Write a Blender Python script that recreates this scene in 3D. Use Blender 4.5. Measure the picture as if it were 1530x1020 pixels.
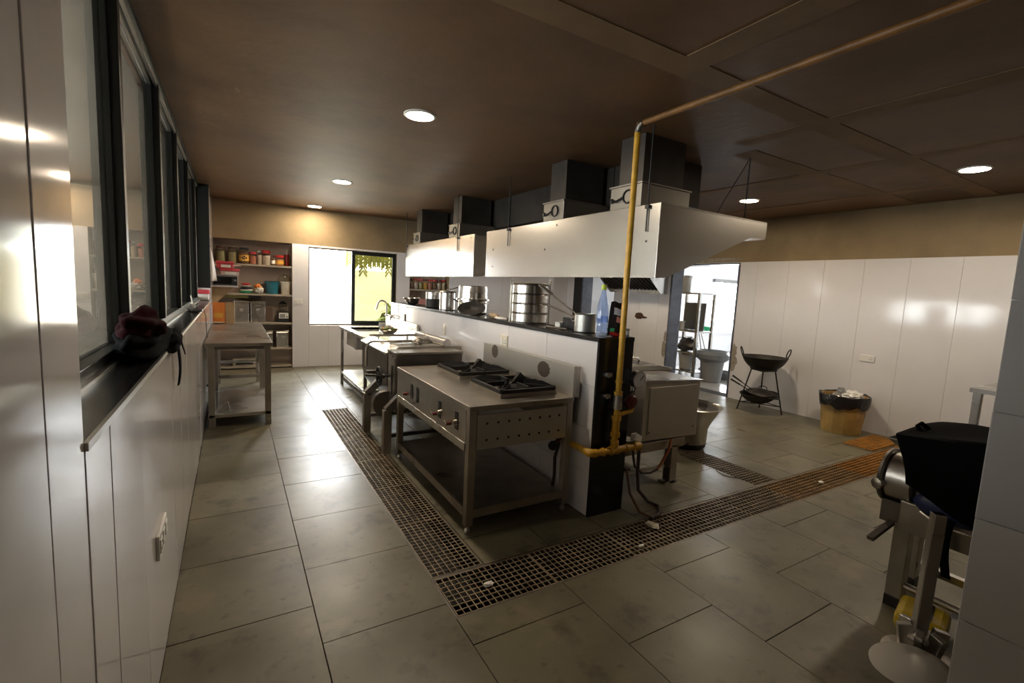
import bpy, math, random
from mathutils import Vector, Matrix, noise
random.seed(7)
for _o in list(bpy.data.objects):
    bpy.data.objects.remove(_o, do_unlink=True)
scene = bpy.context.scene
COL = scene.collection
R = math.radians

# ------------------------------------------------------------------ camera
cam_data = bpy.data.cameras.new('camera')
cam_data.sensor_width = 36.0
cam_data.lens = 702.34 / 1530 * 36.0
cam_data.clip_start = 0.02
cam = bpy.data.objects.new('camera', cam_data)
COL.objects.link(cam)
yaw, pitch, roll = R(30.8565), R(-6.3868), R(2.8239)
fw = Vector((math.sin(yaw) * math.cos(pitch), math.cos(yaw) * math.cos(pitch), math.sin(pitch)))
rt0 = Vector((math.cos(yaw), -math.sin(yaw), 0))
up0 = rt0.cross(fw)
rt = rt0 * math.cos(roll) + up0 * math.sin(roll)
up = -rt0 * math.sin(roll) + up0 * math.cos(roll)
m = Matrix.Identity(4)
for _i in range(3):
    m[_i][0], m[_i][1], m[_i][2] = rt[_i], up[_i], -fw[_i]
m.translation = Vector((0, 0, 1.6))
cam.matrix_world = m
scene.camera = cam

# ------------------------------------------------------------------ world, exposure
SKY = 12.0
LAMP = 105.0
world = bpy.data.worlds.new('sky')
scene.world = world
world.use_nodes = True
bg = world.node_tree.nodes['Background']
bg.inputs['Color'].default_value = (0.93, 0.97, 1.0, 1)
bg.inputs['Strength'].default_value = SKY
vs = scene.view_settings
vs.view_transform = 'Standard'
vs.look = 'None'
vs.exposure = 1.55
vs.gamma = 1.0
vs.use_curve_mapping = False
scene.cycles.max_bounces = 10
scene.cycles.diffuse_bounces = 6
scene.cycles.glossy_bounces = 5
scene.cycles.transparent_max_bounces = 12
scene.cycles.transmission_bounces = 6
scene.cycles.sample_clamp_indirect = 6.0
scene.cycles.caustics_reflective = False
scene.cycles.caustics_refractive = False

# daylight portals in the window openings (they only guide the sky light)
def portal(name, loc, direction, sx, sy):
    l = bpy.data.lights.new(name, 'AREA')
    l.shape = 'RECTANGLE'; l.size = sx; l.size_y = sy
    l.cycles.is_portal = True
    o = bpy.data.objects.new(name, l)
    COL.objects.link(o)
    o.location = loc
    o.rotation_euler = Vector(direction).to_track_quat('-Z', 'Y').to_euler()
    return o

portal('daylight_kitchen_window', (1.98, 9.44, 1.46), (0, -1, 0), 1.6, 1.42)
portal('daylight_scullery_window', (12.85, 9.2, 1.4), (0, -1, 0), 1.3, 1.5)
portal('daylight_added_scullery_side', (14.15, 6.0, 1.55), (-1, 0, 0), 1.3, 1.1)  # unseen side opening, added to brighten the scullery
portal('daylight_dining_window', (-4.65, 5.7, 1.65), (1, 0, 0), 2.4, 1.2)
portal('daylight_dining_window_2', (-4.65, 1.9, 1.65), (1, 0, 0), 2.8, 1.2)

# ------------------------------------------------------------------ materials
MATS = {}
def nodes_of(name):
    mt = bpy.data.materials.new(name); mt.use_nodes = True
    nt = mt.node_tree
    return mt, nt, nt.nodes, nt.links, nt.nodes['Principled BSDF']

def mat(name, col, rough=0.5, metal=0.0, noise_amt=0.0, noise_scale=8.0, bump=0.0, bump_scale=40.0,
        rough_var=0.0, emit=None, emit_strength=0.0, coat=0.0, spec=None, per_object=0.0, col2=None,
        stretch=None, sheen=0.0, trans=0.0, alpha=1.0):
    if name in MATS: return MATS[name]
    mt, nt, N, L, b = nodes_of(name)
    b.inputs['Base Color'].default_value = (*col, 1)
    b.inputs['Roughness'].default_value = rough
    b.inputs['Metallic'].default_value = metal
    b.inputs['Coat Weight'].default_value = coat
    b.inputs['Coat Roughness'].default_value = 0.08
    if spec is not None: b.inputs['Specular IOR Level'].default_value = spec
    if sheen: b.inputs['Sheen Weight'].default_value = sheen
    if trans: b.inputs['Transmission Weight'].default_value = trans
    if alpha < 1: b.inputs['Alpha'].default_value = alpha
    if emit:
        b.inputs['Emission Color'].default_value = (*emit, 1)
        b.inputs['Emission Strength'].default_value = emit_strength
    tc = None
    def coords():
        nonlocal tc
        if tc is None:
            g = N.new('ShaderNodeNewGeometry')
            mp = N.new('ShaderNodeMapping')
            L.new(g.outputs['Position'], mp.inputs['Vector'])
            if stretch: mp.inputs['Scale'].default_value = stretch
            tc = mp.outputs['Vector']
        return tc
    if noise_amt or col2 or per_object:
        mix = N.new('ShaderNodeMix'); mix.data_type = 'RGBA'
        c2 = col2 if col2 else tuple(c * (1 - noise_amt) for c in col)
        mix.inputs[6].default_value = (*col, 1)
        mix.inputs[7].default_value = (*c2, 1)
        if noise_amt or col2:
            nz = N.new('ShaderNodeTexNoise'); nz.inputs['Scale'].default_value = noise_scale
            nz.inputs['Detail'].default_value = 2.5 if metal > .5 else 6
            nz.inputs['Roughness'].default_value = 0.55
            L.new(coords(), nz.inputs['Vector'])
            rp = N.new('ShaderNodeValToRGB'); rp.color_ramp.interpolation = 'EASE'
            rp.color_ramp.elements[0].position = 0.1 if metal > .5 else 0.36
            rp.color_ramp.elements[1].position = 0.9 if metal > .5 else 0.68
            L.new(nz.outputs['Fac'], rp.inputs['Fac'])
            L.new(rp.outputs['Color'], mix.inputs[0])
        else:
            mix.inputs[0].default_value = 0
        out = mix.outputs[2]
        if per_object:
            oi = N.new('ShaderNodeObjectInfo')
            mr = N.new('ShaderNodeMapRange')
            mr.inputs['To Min'].default_value = 1 - per_object
            mr.inputs['To Max'].default_value = 1 + per_object
            L.new(oi.outputs['Random'], mr.inputs['Value'])
            hs = N.new('ShaderNodeHueSaturation')
            L.new(mr.outputs['Result'], hs.inputs['Value'])
            L.new(out, hs.inputs['Color'])
            out = hs.outputs['Color']
        L.new(out, b.inputs['Base Color'])
    if rough_var:
        nz = N.new('ShaderNodeTexNoise'); nz.inputs['Scale'].default_value = noise_scale * 0.45
        nz.inputs['Detail'].default_value = 2 if metal > .5 else 5
        L.new(coords(), nz.inputs['Vector'])
        mr = N.new('ShaderNodeMapRange')
        mr.interpolation_type = 'SMOOTHSTEP'
        mr.inputs['From Min'].default_value = 0.1
        mr.inputs['From Max'].default_value = 0.9
        mr.inputs['To Min'].default_value = max(0.02, rough - rough_var)
        mr.inputs['To Max'].default_value = min(1, rough + rough_var)
        L.new(nz.outputs['Fac'], mr.inputs['Value'])
        L.new(mr.outputs['Result'], b.inputs['Roughness'])
    if bump:
        nz = N.new('ShaderNodeTexNoise'); nz.inputs['Scale'].default_value = bump_scale
        nz.inputs['Detail'].default_value = 3
        L.new(coords(), nz.inputs['Vector'])
        bp = N.new('ShaderNodeBump'); bp.inputs['Strength'].default_value = bump
        bp.inputs['Distance'].default_value = 0.02
        L.new(nz.outputs['Fac'], bp.inputs['Height'])
        L.new(bp.outputs['Normal'], b.inputs['Normal'])
    MATS[name] = mt
    return mt

def glass_mat(name, tint, f0=0.06, rough=0.0, dirt=0.0, dirt_col=(0.5, 0.48, 0.44)):
    """clear pane: see-through tint plus mirror reflection growing towards grazing angles, with a little dust"""
    if name in MATS: return MATS[name]
    mt, nt, N, L, b = nodes_of(name)
    N.remove(b)
    tr = N.new('ShaderNodeBsdfTransparent'); tr.inputs['Color'].default_value = (*tint, 1)
    gl = N.new('ShaderNodeBsdfGlossy'); gl.inputs['Roughness'].default_value = rough
    lw = N.new('ShaderNodeLayerWeight'); lw.inputs['Blend'].default_value = 0.5
    pw = N.new('ShaderNodeMath'); pw.operation = 'POWER'; pw.inputs[1].default_value = 4.0
    L.new(lw.outputs['Facing'], pw.inputs[0])
    ma = N.new('ShaderNodeMath'); ma.operation = 'MULTIPLY_ADD'
    ma.inputs[1].default_value = 1 - f0; ma.inputs[2].default_value = f0
    L.new(pw.outputs[0], ma.inputs[0])
    base = tr.outputs[0]
    if dirt:
        df = N.new('ShaderNodeBsdfDiffuse'); df.inputs['Color'].default_value = (*dirt_col, 1)
        g = N.new('ShaderNodeNewGeometry')
        nz = N.new('ShaderNodeTexNoise'); nz.inputs['Scale'].default_value = 3.0; nz.inputs['Detail'].default_value = 8
        L.new(g.outputs['Position'], nz.inputs['Vector'])
        mu = N.new('ShaderNodeMath'); mu.operation = 'MULTIPLY'; mu.inputs[1].default_value = dirt * 2
        L.new(nz.outputs['Fac'], mu.inputs[0])
        mx0 = N.new('ShaderNodeMixShader')
        L.new(mu.outputs[0], mx0.inputs['Fac']); L.new(base, mx0.inputs[1]); L.new(df.outputs[0], mx0.inputs[2])
        base = mx0.outputs[0]
    mx = N.new('ShaderNodeMixShader')
    L.new(ma.outputs[0], mx.inputs['Fac']); L.new(base, mx.inputs[1]); L.new(gl.outputs[0], mx.inputs[2])
    L.new(mx.outputs[0], N['Material Output'].inputs['Surface'])
    MATS[name] = mt
    return mt

WHITE_TILE = mat('white_glazed_tile', (0.74, 0.715, 0.725), 0.10, noise_amt=0.03, noise_scale=3, bump=0.02, bump_scale=5, per_object=0.012, spec=0.6)
GREY_TILE = mat('pale_grey_tile', (0.47, 0.455, 0.455), 0.30, noise_amt=0.05, noise_scale=3, per_object=0.02)
GROUT = mat('grout', (0.58, 0.54, 0.50), 0.9)
BARE = mat('bare_cement', (0.36, 0.31, 0.25), 0.9, noise_amt=.3, noise_scale=20)
TAN = mat('tan_plaster', (0.30, 0.22, 0.125), 0.85, noise_amt=0.22, noise_scale=2.2, bump=0.1, bump_scale=30)
CEIL = mat('dark_brown_ceiling', (0.150, 0.074, 0.026), 0.6, noise_amt=0.35, noise_scale=1.3, bump=0.15, bump_scale=12)  # one dark brown tone with random mottling
CEIL_BAND = mat('ceiling_plaster_band', (0.21, 0.13, 0.066), 0.8, noise_amt=0.2, noise_scale=3)
STONE = mat('grey_green_stone', (0.166, 0.147, 0.097), 0.38, noise_amt=0.30, noise_scale=2.2, rough_var=0.15, bump=0.05, bump_scale=9, per_object=0.09)
def add_stains(mt):
    """scattered dark spill stains and pale scuffs in the stone, fixed to the floor"""
    nt = mt.node_tree; N, L = nt.nodes, nt.links; b = N['Principled BSDF']
    src = b.inputs['Base Color'].links[0].from_socket
    g = N.new('ShaderNodeNewGeometry')
    for (sc, lo, hi, col, f) in ((4.2, .55, .67, (0.045, 0.037, 0.024, 1), .62), (2.6, .56, .70, (0.25, 0.20, 0.13, 1), .5), (13, .60, .70, (0.025, 0.02, 0.014, 1), .45)):
        nz = N.new('ShaderNodeTexNoise'); nz.inputs['Scale'].default_value = sc; nz.inputs['Detail'].default_value = 7; nz.inputs['Roughness'].default_value = .62
        L.new(g.outputs['Position'], nz.inputs['Vector'])
        mr = N.new('ShaderNodeMapRange'); mr.inputs['From Min'].default_value = lo; mr.inputs['From Max'].default_value = hi; mr.inputs['To Max'].default_value = f
        L.new(nz.outputs['Fac'], mr.inputs['Value'])
        mx = N.new('ShaderNodeMix'); mx.data_type = 'RGBA'; mx.inputs[7].default_value = col
        L.new(mr.outputs['Result'], mx.inputs[0]); L.new(src, mx.inputs[6]); src = mx.outputs[2]
    L.new(src, b.inputs['Base Color'])
add_stains(STONE)
MORTAR = mat('dark_joint_mortar', (0.022, 0.018, 0.014), 0.9)
DRAIN = mat('dirty_drain_bottom', (0.012, 0.008, 0.006), 0.7)
GRANITE = mat('black_granite', (0.012, 0.012, 0.013), 0.22, noise_amt=0.5, noise_scale=60)
BLUE_GRANITE = mat('dark_slate_jamb', (0.085, 0.09, 0.12), 0.3, noise_amt=0.4, noise_scale=8)
FRAME = mat('dark_green_black_aluminium', (0.008, 0.010, 0.009), 0.35)
ALU = mat('bare_aluminium_track', (0.62, 0.6, 0.56), 0.3, metal=1.0)
STEEL = mat('stainless_steel', (0.60, 0.575, 0.54), 0.27, metal=1.0, noise_amt=0.12, noise_scale=5, rough_var=0.08)
HOODSTEEL = mat('sheet_steel_hood', (0.72, 0.695, 0.66), 0.27, metal=1.0, bump=0.10, bump_scale=1.6)
BRUSHED = mat('brushed_panel_steel', (0.56, 0.53, 0.48), 0.46, metal=1.0, noise_amt=0.10, noise_scale=4)
OLDSTEEL = mat('worn_brown_steel', (0.47, 0.43, 0.375), 0.36, metal=1.0, noise_amt=0.30, noise_scale=6, rough_var=0.12)
DARKSTEEL = mat('dull_dark_steel', (0.20, 0.18, 0.16), 0.42, metal=1.0, noise_amt=0.35, noise_scale=7)
GALV = mat('galvanised_duct', (0.34, 0.32, 0.29), 0.45, metal=1.0, noise_amt=0.3, noise_scale=3)
SOOT = mat('sooty_duct', (0.05, 0.043, 0.036), 0.6, metal=0.4, noise_amt=0.4, noise_scale=3)
IRON = mat('black_cast_iron', (0.014, 0.012, 0.011), 0.6, noise_amt=0.4, noise_scale=20, bump=0.15, bump_scale=60)
WOKIRON = mat('brown_black_iron', (0.022, 0.017, 0.013), 0.5, metal=0.3, noise_amt=0.4, noise_scale=12)
GRATE = mat('drain_grate_steel', (0.42, 0.33, 0.22), 0.5, metal=0.3, noise_amt=0.4, noise_scale=9)
RUST = mat('rusty_orange_grate', (0.62, 0.28, 0.05), 0.6, noise_amt=0.4, noise_scale=10)
MIDRUST = mat('tarnished_grate', (0.48, 0.30, 0.13), 0.55, metal=0.2, noise_amt=0.4, noise_scale=9)
YELLOW = mat('yellow_gas_paint', (0.66, 0.36, 0.03), 0.38, noise_amt=0.25, noise_scale=14)
BLACK = mat('black_plastic', (0.012, 0.012, 0.013), 0.4)
BLACKCLOTH = mat('black_cloth', (0.004, 0.004, 0.0045), 0.95, bump=0.2, bump_scale=50, spec=0.05)
MAROON = mat('dark_maroon_cloth', (0.026, 0.005, 0.007), 0.95, noise_amt=0.4, noise_scale=18, bump=0.2, bump_scale=60, spec=0.05)
WHITE = mat('white_plastic', (0.78, 0.76, 0.72), 0.35)
CREAM = mat('cream_plastic', (0.70, 0.64, 0.52), 0.4)
RED = mat('red_plastic', (0.50, 0.03, 0.025), 0.35)
PINK = mat('pink_red_plastic', (0.62, 0.07, 0.09), 0.35)
TEAL = mat('teal_plastic', (0.02, 0.16, 0.22), 0.35)
ORANGE = mat('orange_wrapper', (0.72, 0.22, 0.03), 0.3)
AMBER = mat('amber_label', (0.75, 0.40, 0.06), 0.4)
PAPER = mat('brown_paper', (0.46, 0.32, 0.17), 0.8, noise_amt=0.15, noise_scale=12)
WOOD = mat('pale_wood', (0.42, 0.29, 0.16), 0.6, noise_amt=0.3, noise_scale=5, stretch=(1, 6, 6))
SHELF = mat('stone_shelf', (0.42, 0.36, 0.28), 0.45, noise_amt=0.2, noise_scale=5)
BINWOOD = mat('tan_bin_plastic', (0.46, 0.29, 0.09), 0.45, noise_amt=0.25, noise_scale=6)
BAG = mat('black_bin_liner', (0.018, 0.016, 0.018), 0.22, bump=0.5, bump_scale=30)
CLEAR = glass_mat('clear_jar_glass', (0.90, 0.90, 0.86), 0.05)
PANE = glass_mat('grey_window_glass', (0.80, 0.81, 0.80), 0.10, dirt=0.06)
TINTED = glass_mat('tinted_window_glass', (0.37, 0.36, 0.29), 0.04)
BLUEPET = glass_mat('blue_bottle_plastic', (0.70, 0.78, 0.93), 0.06, dirt=0.07, dirt_col=(0.3, 0.4, 0.75))
LAMPGLOW = mat('lamp_diffuser', (0.9, 0.88, 0.8), 0.5, emit=(1.0, 0.83, 0.61), emit_strength=LAMP)
CONTENT1 = mat('pale_green_lentils', (0.34, 0.30, 0.14), 0.7, noise_amt=0.3, noise_scale=60)
CONTENT2 = mat('brown_spice', (0.20, 0.10, 0.04), 0.7, noise_amt=0.3, noise_scale=60)
CONTENT3 = mat('salmon_spice', (0.55, 0.20, 0.12), 0.6, noise_amt=0.3, noise_scale=50)
CONTENT4 = mat('white_salt', (0.62, 0.52, 0.44), 0.7, noise_amt=0.2, noise_scale=50)
SAUCE = mat('red_sauce', (0.28, 0.012, 0.01), 0.25)
GREEN = mat('green_plastic', (0.03, 0.40, 0.17), 0.4)
LIME = mat('lime_cap', (0.50, 0.62, 0.06), 0.4)
BLUE = mat('dark_blue_motor', (0.012, 0.02, 0.075), 0.4)
HOSE = mat('brown_black_hose', (0.03, 0.016, 0.011), 0.5)
ORHOSE = mat('orange_hose', (0.40, 0.11, 0.03), 0.5)
LEAF = mat('garden_leaf', (0.20, 0.26, 0.06), 0.6, noise_amt=0.4, noise_scale=4)
DRYLEAF = mat('dry_palm_thatch', (0.20, 0.20, 0.03), 0.7, noise_amt=0.4, noise_scale=6)
EARTH = mat('pale_earth', (0.80, 0.76, 0.66), 0.9, noise_amt=0.2, noise_scale=1.5)
ROOMWALL = mat('white_scullery_tile', (0.82, 0.83, 0.85), 0.25)
ROOMFLOOR = mat('pale_scullery_floor', (0.50, 0.49, 0.47), 0.18, noise_amt=0.2, noise_scale=2)
DINWALL = mat('beige_dining_wall', (0.62, 0.57, 0.48), 0.7)
DINFLOOR = mat('dining_floor', (0.30, 0.26, 0.2), 0.4)
SCORCH = mat('heat_scorched_steel', (0.075, 0.055, 0.04), 0.5, metal=0.3)
BROWNSTUFF = mat('burnt_brown_smudge', (0.07, 0.03, 0.015), 0.8)
GREYPL = mat('grey_plastic', (0.25, 0.25, 0.25), 0.5)
DIAL = mat('gauge_dial', (0.72, 0.72, 0.72), 0.25)
REDPAINT = mat('red_oxide_paint', (0.13, 0.015, 0.012), 0.5)
FLOWER1 = mat('orange_petals', (0.60, 0.28, 0.08), 0.6, noise_amt=0.5, noise_scale=40)
YWRAP = mat('yellow_wrapper', (0.60, 0.42, 0.02), 0.25, noise_amt=0.2, noise_scale=14, bump=0.3, bump_scale=25)

# ------------------------------------------------------------------ mesh helper
WLOC = {}
class MB:
    def __init__(s):
        s.v = []; s.f = []
    def add(s, vs, fs):
        o = len(s.v); s.v += [tuple(v) for v in vs]; s.f += [tuple(i + o for i in f) for f in fs]; return s
    def box(s, a, b):
        x0, y0, z0 = (min(a[i], b[i]) for i in range(3)); x1, y1, z1 = (max(a[i], b[i]) for i in range(3))
        return s.add([(x0,y0,z0),(x1,y0,z0),(x1,y1,z0),(x0,y1,z0),(x0,y0,z1),(x1,y0,z1),(x1,y1,z1),(x0,y1,z1)],
                     [(0,3,2,1),(4,5,6,7),(0,1,5,4),(1,2,6,5),(2,3,7,6),(3,0,4,7)])
    def obox(s, c, size, rot=(0, 0, 0)):
        from mathutils import Euler
        E = Euler(rot).to_matrix(); c = Vector(c); hx, hy, hz = (d / 2 for d in size)
        P = [(-hx,-hy,-hz),(hx,-hy,-hz),(hx,hy,-hz),(-hx,hy,-hz),(-hx,-hy,hz),(hx,-hy,hz),(hx,hy,hz),(-hx,hy,hz)]
        return s.add([tuple(E @ Vector(p) + c) for p in P], [(0,3,2,1),(4,5,6,7),(0,1,5,4),(1,2,6,5),(2,3,7,6),(3,0,4,7)])
    def bar(s, p0, p1, w, h=None, upv=(0, 0, 1)):
        h = h or w; p0, p1 = Vector(p0), Vector(p1); d = (p1 - p0).normalized()
        u = Vector(upv)
        if abs(d.dot(u)) > 0.98: u = Vector((1, 0, 0))
        sx = d.cross(u).normalized(); sy = sx.cross(d).normalized()
        P = []
        for p in (p0, p1):
            for a, b in ((-1,-1),(1,-1),(1,1),(-1,1)):
                P.append(tuple(p + sx * a * w / 2 + sy * b * h / 2))
        return s.add(P, [(0,1,2,3),(7,6,5,4),(0,4,5,1),(1,5,6,2),(2,6,7,3),(3,7,4,0)])
    def cyl(s, p0, p1, r0, r1=None, n=16, caps=True):
        r1 = r0 if r1 is None else r1
        p0, p1 = Vector(p0), Vector(p1); d = (p1 - p0).normalized()
        u = Vector((0, 0, 1)) if abs(d.z) < 0.9 else Vector((1, 0, 0))
        a = d.cross(u).normalized(); b = d.cross(a).normalized()
        P = []
        for p, r in ((p0, r0), (p1, r1)):
            for k in range(n):
                t = 2 * math.pi * k / n
                P.append(tuple(p + (a * math.cos(t) + b * math.sin(t)) * r))
        F = [(k, (k + 1) % n, n + (k + 1) % n, n + k) for k in range(n)]
        if caps: F += [tuple(range(n))[::-1], tuple(range(n, 2 * n))]
        return s.add(P, F)
    def tube(s, pts, r, n=8, closed=False):
        pts = [Vector(p) for p in pts]; k = len(pts); P = []; pa = None
        for i, p in enumerate(pts):
            if closed: d = pts[(i + 1) % k] - pts[i - 1]
            else: d = pts[min(i + 1, k - 1)] - pts[max(i - 1, 0)]
            d.normalize()
            if pa is None:
                u = Vector((0, 0, 1)) if abs(d.z) < 0.9 else Vector((1, 0, 0))
                a = d.cross(u).normalized()
            else:
                a = (pa - d * pa.dot(d)).normalized()
            pa = a; b = d.cross(a)
            rr = r[i] if isinstance(r, (list, tuple)) else r
            for j in range(n):
                t = 2 * math.pi * j / n
                P.append(tuple(p + (a * math.cos(t) + b * math.sin(t)) * rr))
        F = []
        for i in range(k if closed else k - 1):
            i2 = (i + 1) % k
            for j in range(n):
                j2 = (j + 1) % n
                F.append((i * n + j, i * n + j2, i2 * n + j2, i2 * n + j))
        if not closed: F += [tuple(range(n))[::-1], tuple(range((k - 1) * n, k * n))]
        return s.add(P, F)
    def lathe(s, prof, c=(0, 0, 0), n=24, axis=None, cap=True):
        """prof = [(r, z)...] turned about z (or about axis) through c"""
        c = Vector(c); ax = Vector(axis).normalized() if axis else Vector((0, 0, 1))
        u = Vector((1, 0, 0)) if abs(ax.x) < 0.9 else Vector((0, 1, 0))
        a = (u - ax * u.dot(ax)).normalized(); b = ax.cross(a)
        P = []; k = len(prof)
        for r, z in prof:
            for j in range(n):
                t = 2 * math.pi * j / n
                P.append(tuple(c + ax * z + (a * math.cos(t) + b * math.sin(t)) * max(r, 1e-4)))
        F = []
        for i in range(k - 1):
            for j in range(n):
                j2 = (j + 1) % n
                F.append((i * n + j, i * n + j2, (i + 1) * n + j2, (i + 1) * n + j))
        if cap: F += [tuple(range(n))[::-1], tuple(range((k - 1) * n, k * n))]
        return s.add(P, F)
    def prism(s, poly, axis, a0, a1):
        """extrude a polygon given in the two other axes"""
        def pt(p, a):
            return {'x': (a, p[0], p[1]), 'y': (p[0], a, p[1]), 'z': (p[0], p[1], a)}[axis]
        n = len(poly)
        P = [pt(p, a0) for p in poly] + [pt(p, a1) for p in poly]
        return s.add(P, [tuple(range(n)), tuple(range(n, 2 * n))[::-1]] + [(k, (k + 1) % n, n + (k + 1) % n, n + k) for k in range(n)])
    def grid(s, fn, nu, nv, th=0.0):
        P = [tuple(fn(i / nu, j / nv)) for j in range(nv + 1) for i in range(nu + 1)]
        F = [(j * (nu + 1) + i, j * (nu + 1) + i + 1, (j + 1) * (nu + 1) + i + 1, (j + 1) * (nu + 1) + i) for j in range(nv) for i in range(nu)]
        return s.add(P, F)
    def blob(s, c, size, seed=0, amt=0.15, nu=20, nv=14, freq=2.0):
        c = Vector(c); P = []; F = []
        for j in range(nv + 1):
            ph = math.pi * j / nv
            for i in range(nu):
                t = 2 * math.pi * i / nu
                d = Vector((math.sin(ph) * math.cos(t), math.sin(ph) * math.sin(t), math.cos(ph)))
                k = 1 + amt * noise.noise(d * freq + Vector((seed * 7.1, seed, 0))) * 2
                P.append(tuple(c + Vector((d.x * size[0], d.y * size[1], d.z * size[2])) * k))
        for j in range(nv):
            for i in range(nu):
                F.append((j * nu + i, j * nu + (i + 1) % nu, (j + 1) * nu + (i + 1) % nu, (j + 1) * nu + i))
        return s.add(P, F)
    def build(s, name, material, parent=None, origin=None, smooth=35, bevel=0.0, solid=0.0):
        o0 = WLOC[parent.name] if parent is not None else Vector(origin or (0, 0, 0))
        me = bpy.data.meshes.new(name)
        me.from_pydata([tuple(Vector(v) - o0) for v in s.v], [], s.f)
        import bmesh
        bm = bmesh.new(); bm.from_mesh(me)
        bmesh.ops.remove_doubles(bm, verts=bm.verts, dist=1e-5)
        bmesh.ops.recalc_face_normals(bm, faces=bm.faces)
        bm.to_mesh(me); bm.free()
        me.materials.append(material)
        if smooth:
            for p in me.polygons: p.use_smooth = True
            me.set_sharp_from_angle(angle=R(smooth))
        o = bpy.data.objects.new(name, me); COL.objects.link(o)
        if parent is not None: o.parent = parent
        else: o.location = o0
        WLOC[o.name] = o0
        if solid:
            sm = o.modifiers.new('thickness', 'SOLIDIFY'); sm.thickness = solid; sm.offset = 0
        if bevel:
            bv = o.modifiers.new('bevel', 'BEVEL'); bv.width = bevel; bv.segments = 2; bv.limit_method = 'ANGLE'
            bv.angle_limit = R(40); bv.harden_normals = False
        return o

def tag(o, label=None, cat=None, group=None, kind=None):
    if label: o['label'] = label
    if cat: o['category'] = cat
    if group: o['group'] = group
    if kind: o['kind'] = kind
    return o
def thing(name, label, cat, loc, group=None):
    o = bpy.data.objects.new(name, None); COL.objects.link(o)
    o.empty_display_size = 0.1
    o.location = loc; WLOC[o.name] = Vector(loc)
    return tag(o, label, cat, group)
def struct(o, label=None):
    tag(o, label, None, None, 'structure'); return o
def B(a, b): return MB().box(a, b)
def arc(c, r, a0, a1, n, plane='xz', other=0.0):
    out = []
    for k in range(n + 1):
        t = R(a0 + (a1 - a0) * k / n); u, v = c[0] + r * math.cos(t), c[1] + r * math.sin(t)
        out.append({'xz': (u, other, v), 'yz': (other, u, v), 'xy': (u, v, other)}[plane])
    return out

# piece cache: boxes that share mesh data
PIECES = {}
def piece(name, size, loc, material, parent, bevel=0.0015, rot=None):
    key = (name, tuple(round(d, 3) for d in size), material.name)
    me = PIECES.get(key)
    if me is None:
        mb = B([-d / 2 for d in size], [d / 2 for d in size])
        o = mb.build(name, material, None, smooth=0)
        me = o.data
        if bevel:
            import bmesh
            bm = bmesh.new(); bm.from_mesh(me)
            bmesh.ops.bevel(bm, geom=list(bm.edges), offset=bevel, segments=1, affect='EDGES')
            bm.to_mesh(me); bm.free()
        PIECES[key] = me
    else:
        o = bpy.data.objects.new(name, me); COL.objects.link(o)
    o.parent = parent; o.location = Vector(loc) - WLOC[parent.name]
    if rot: o.rotation_euler = rot
    WLOC[o.name] = Vector(loc)
    return o
def subtract(rects, hole):
    out = []
    hx0, hx1, hy0, hy1 = hole
    for (x0, x1, y0, y1) in rects:
        if hx0 >= x1 or hx1 <= x0 or hy0 >= y1 or hy1 <= y0:
            out.append((x0, x1, y0, y1)); continue
        if x0 < hx0: out.append((x0, hx0, y0, y1))
        if hx1 < x1: out.append((hx1, x1, y0, y1))
        a, b = max(x0, hx0), min(x1, hx1)
        if y0 < hy0: out.append((a, b, y0, hy0))
        if hy1 < y1: out.append((a, b, hy1, y1))
    return [r for r in out if r[1] - r[0] > 0.01 and r[3] - r[2] > 0.01]

# ================================================================== STRUCTURE
LW, BW, RW, CZ = -0.27, 9.2, 6.98, 2.83      # left wall, back wall, right wall, ceiling height
GAP = 0.0032

# ---- floor: mortar bed with drain channels cut in it, stone slabs on top
CH = [(0.91, 1.24, 1.92, 6.05), (0.91, 6.98, 1.92, 2.26), (3.90, 4.21, 2.26, 6.2)]
regions = [(-0.6, RW + 0.28, -2.6, 9.7)]
for c in CH: regions = subtract(regions, c)
mb = MB()
for (x0, x1, y0, y1) in regions: mb.box((x0, y0, -0.3), (x1, y1, -0.007))
mb.box((-0.6, -2.6, -0.36), (RW + 0.28, 9.7, -0.3))
floor = struct(mb.build('floor', MORTAR, smooth=0), 'grey green stone slab floor of the kitchen')
mb = MB()
for (x0, x1, y0, y1) in CH: mb.box((x0, y0, -0.3), (x1, y1, -0.19))
struct(mb.build('drain_channel', DRAIN, floor, smooth=0))

def slabs(xlines, yr, offs, step=0.61):
    for k in range(len(xlines) - 1):
        x0, x1 = xlines[k], xlines[k + 1]
        o = offs[k % len(offs)]
        ys = [yr[0]]
        n0 = math.ceil((yr[0] - o) / step - 1e-6)
        y = o + n0 * step
        while y < yr[1] - 0.02:
            if y > yr[0] + 0.02: ys.append(y)
            y += step
        ys.append(yr[1])
        for a, b in zip(ys[:-1], ys[1:]):
            piece('slab', (x1 - x0 - GAP, b - a - GAP, 0.022), ((x0 + x1) / 2, (a + b) / 2, -0.011), STONE, floor, 0.0015,
                  (R(random.uniform(-.12, .12)), R(random.uniform(-.12, .12)), 0))
slabs([LW, 0.32, 0.91], (-1.2, 9.2), [2.32, 2.04])
slabs([0.91, 1.55, 2.15, 2.76, 3.38, 3.99, 4.60, 5.21, 5.82, 6.43, RW], (-1.2, 1.92), [1.12, 1.41, 1.12, 1.42, 1.73, 1.42])
slabs([0.91, 1.24], (6.05, 9.2), [6.66])
slabs([1.24, 1.70, 2.165], (2.26, 9.2), [2.56, 2.9])
slabs([2.49, 3.36, 3.90], (2.26, 9.2), [2.33, 2.7], 0.72)
slabs([3.90, 4.21], (6.2, 9.2), [6.8])
slabs([2.165, 2.49], (2.26, 2.45), [2.26])
slabs([2.165, 2.49], (7.44, 9.2), [7.9])
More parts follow.
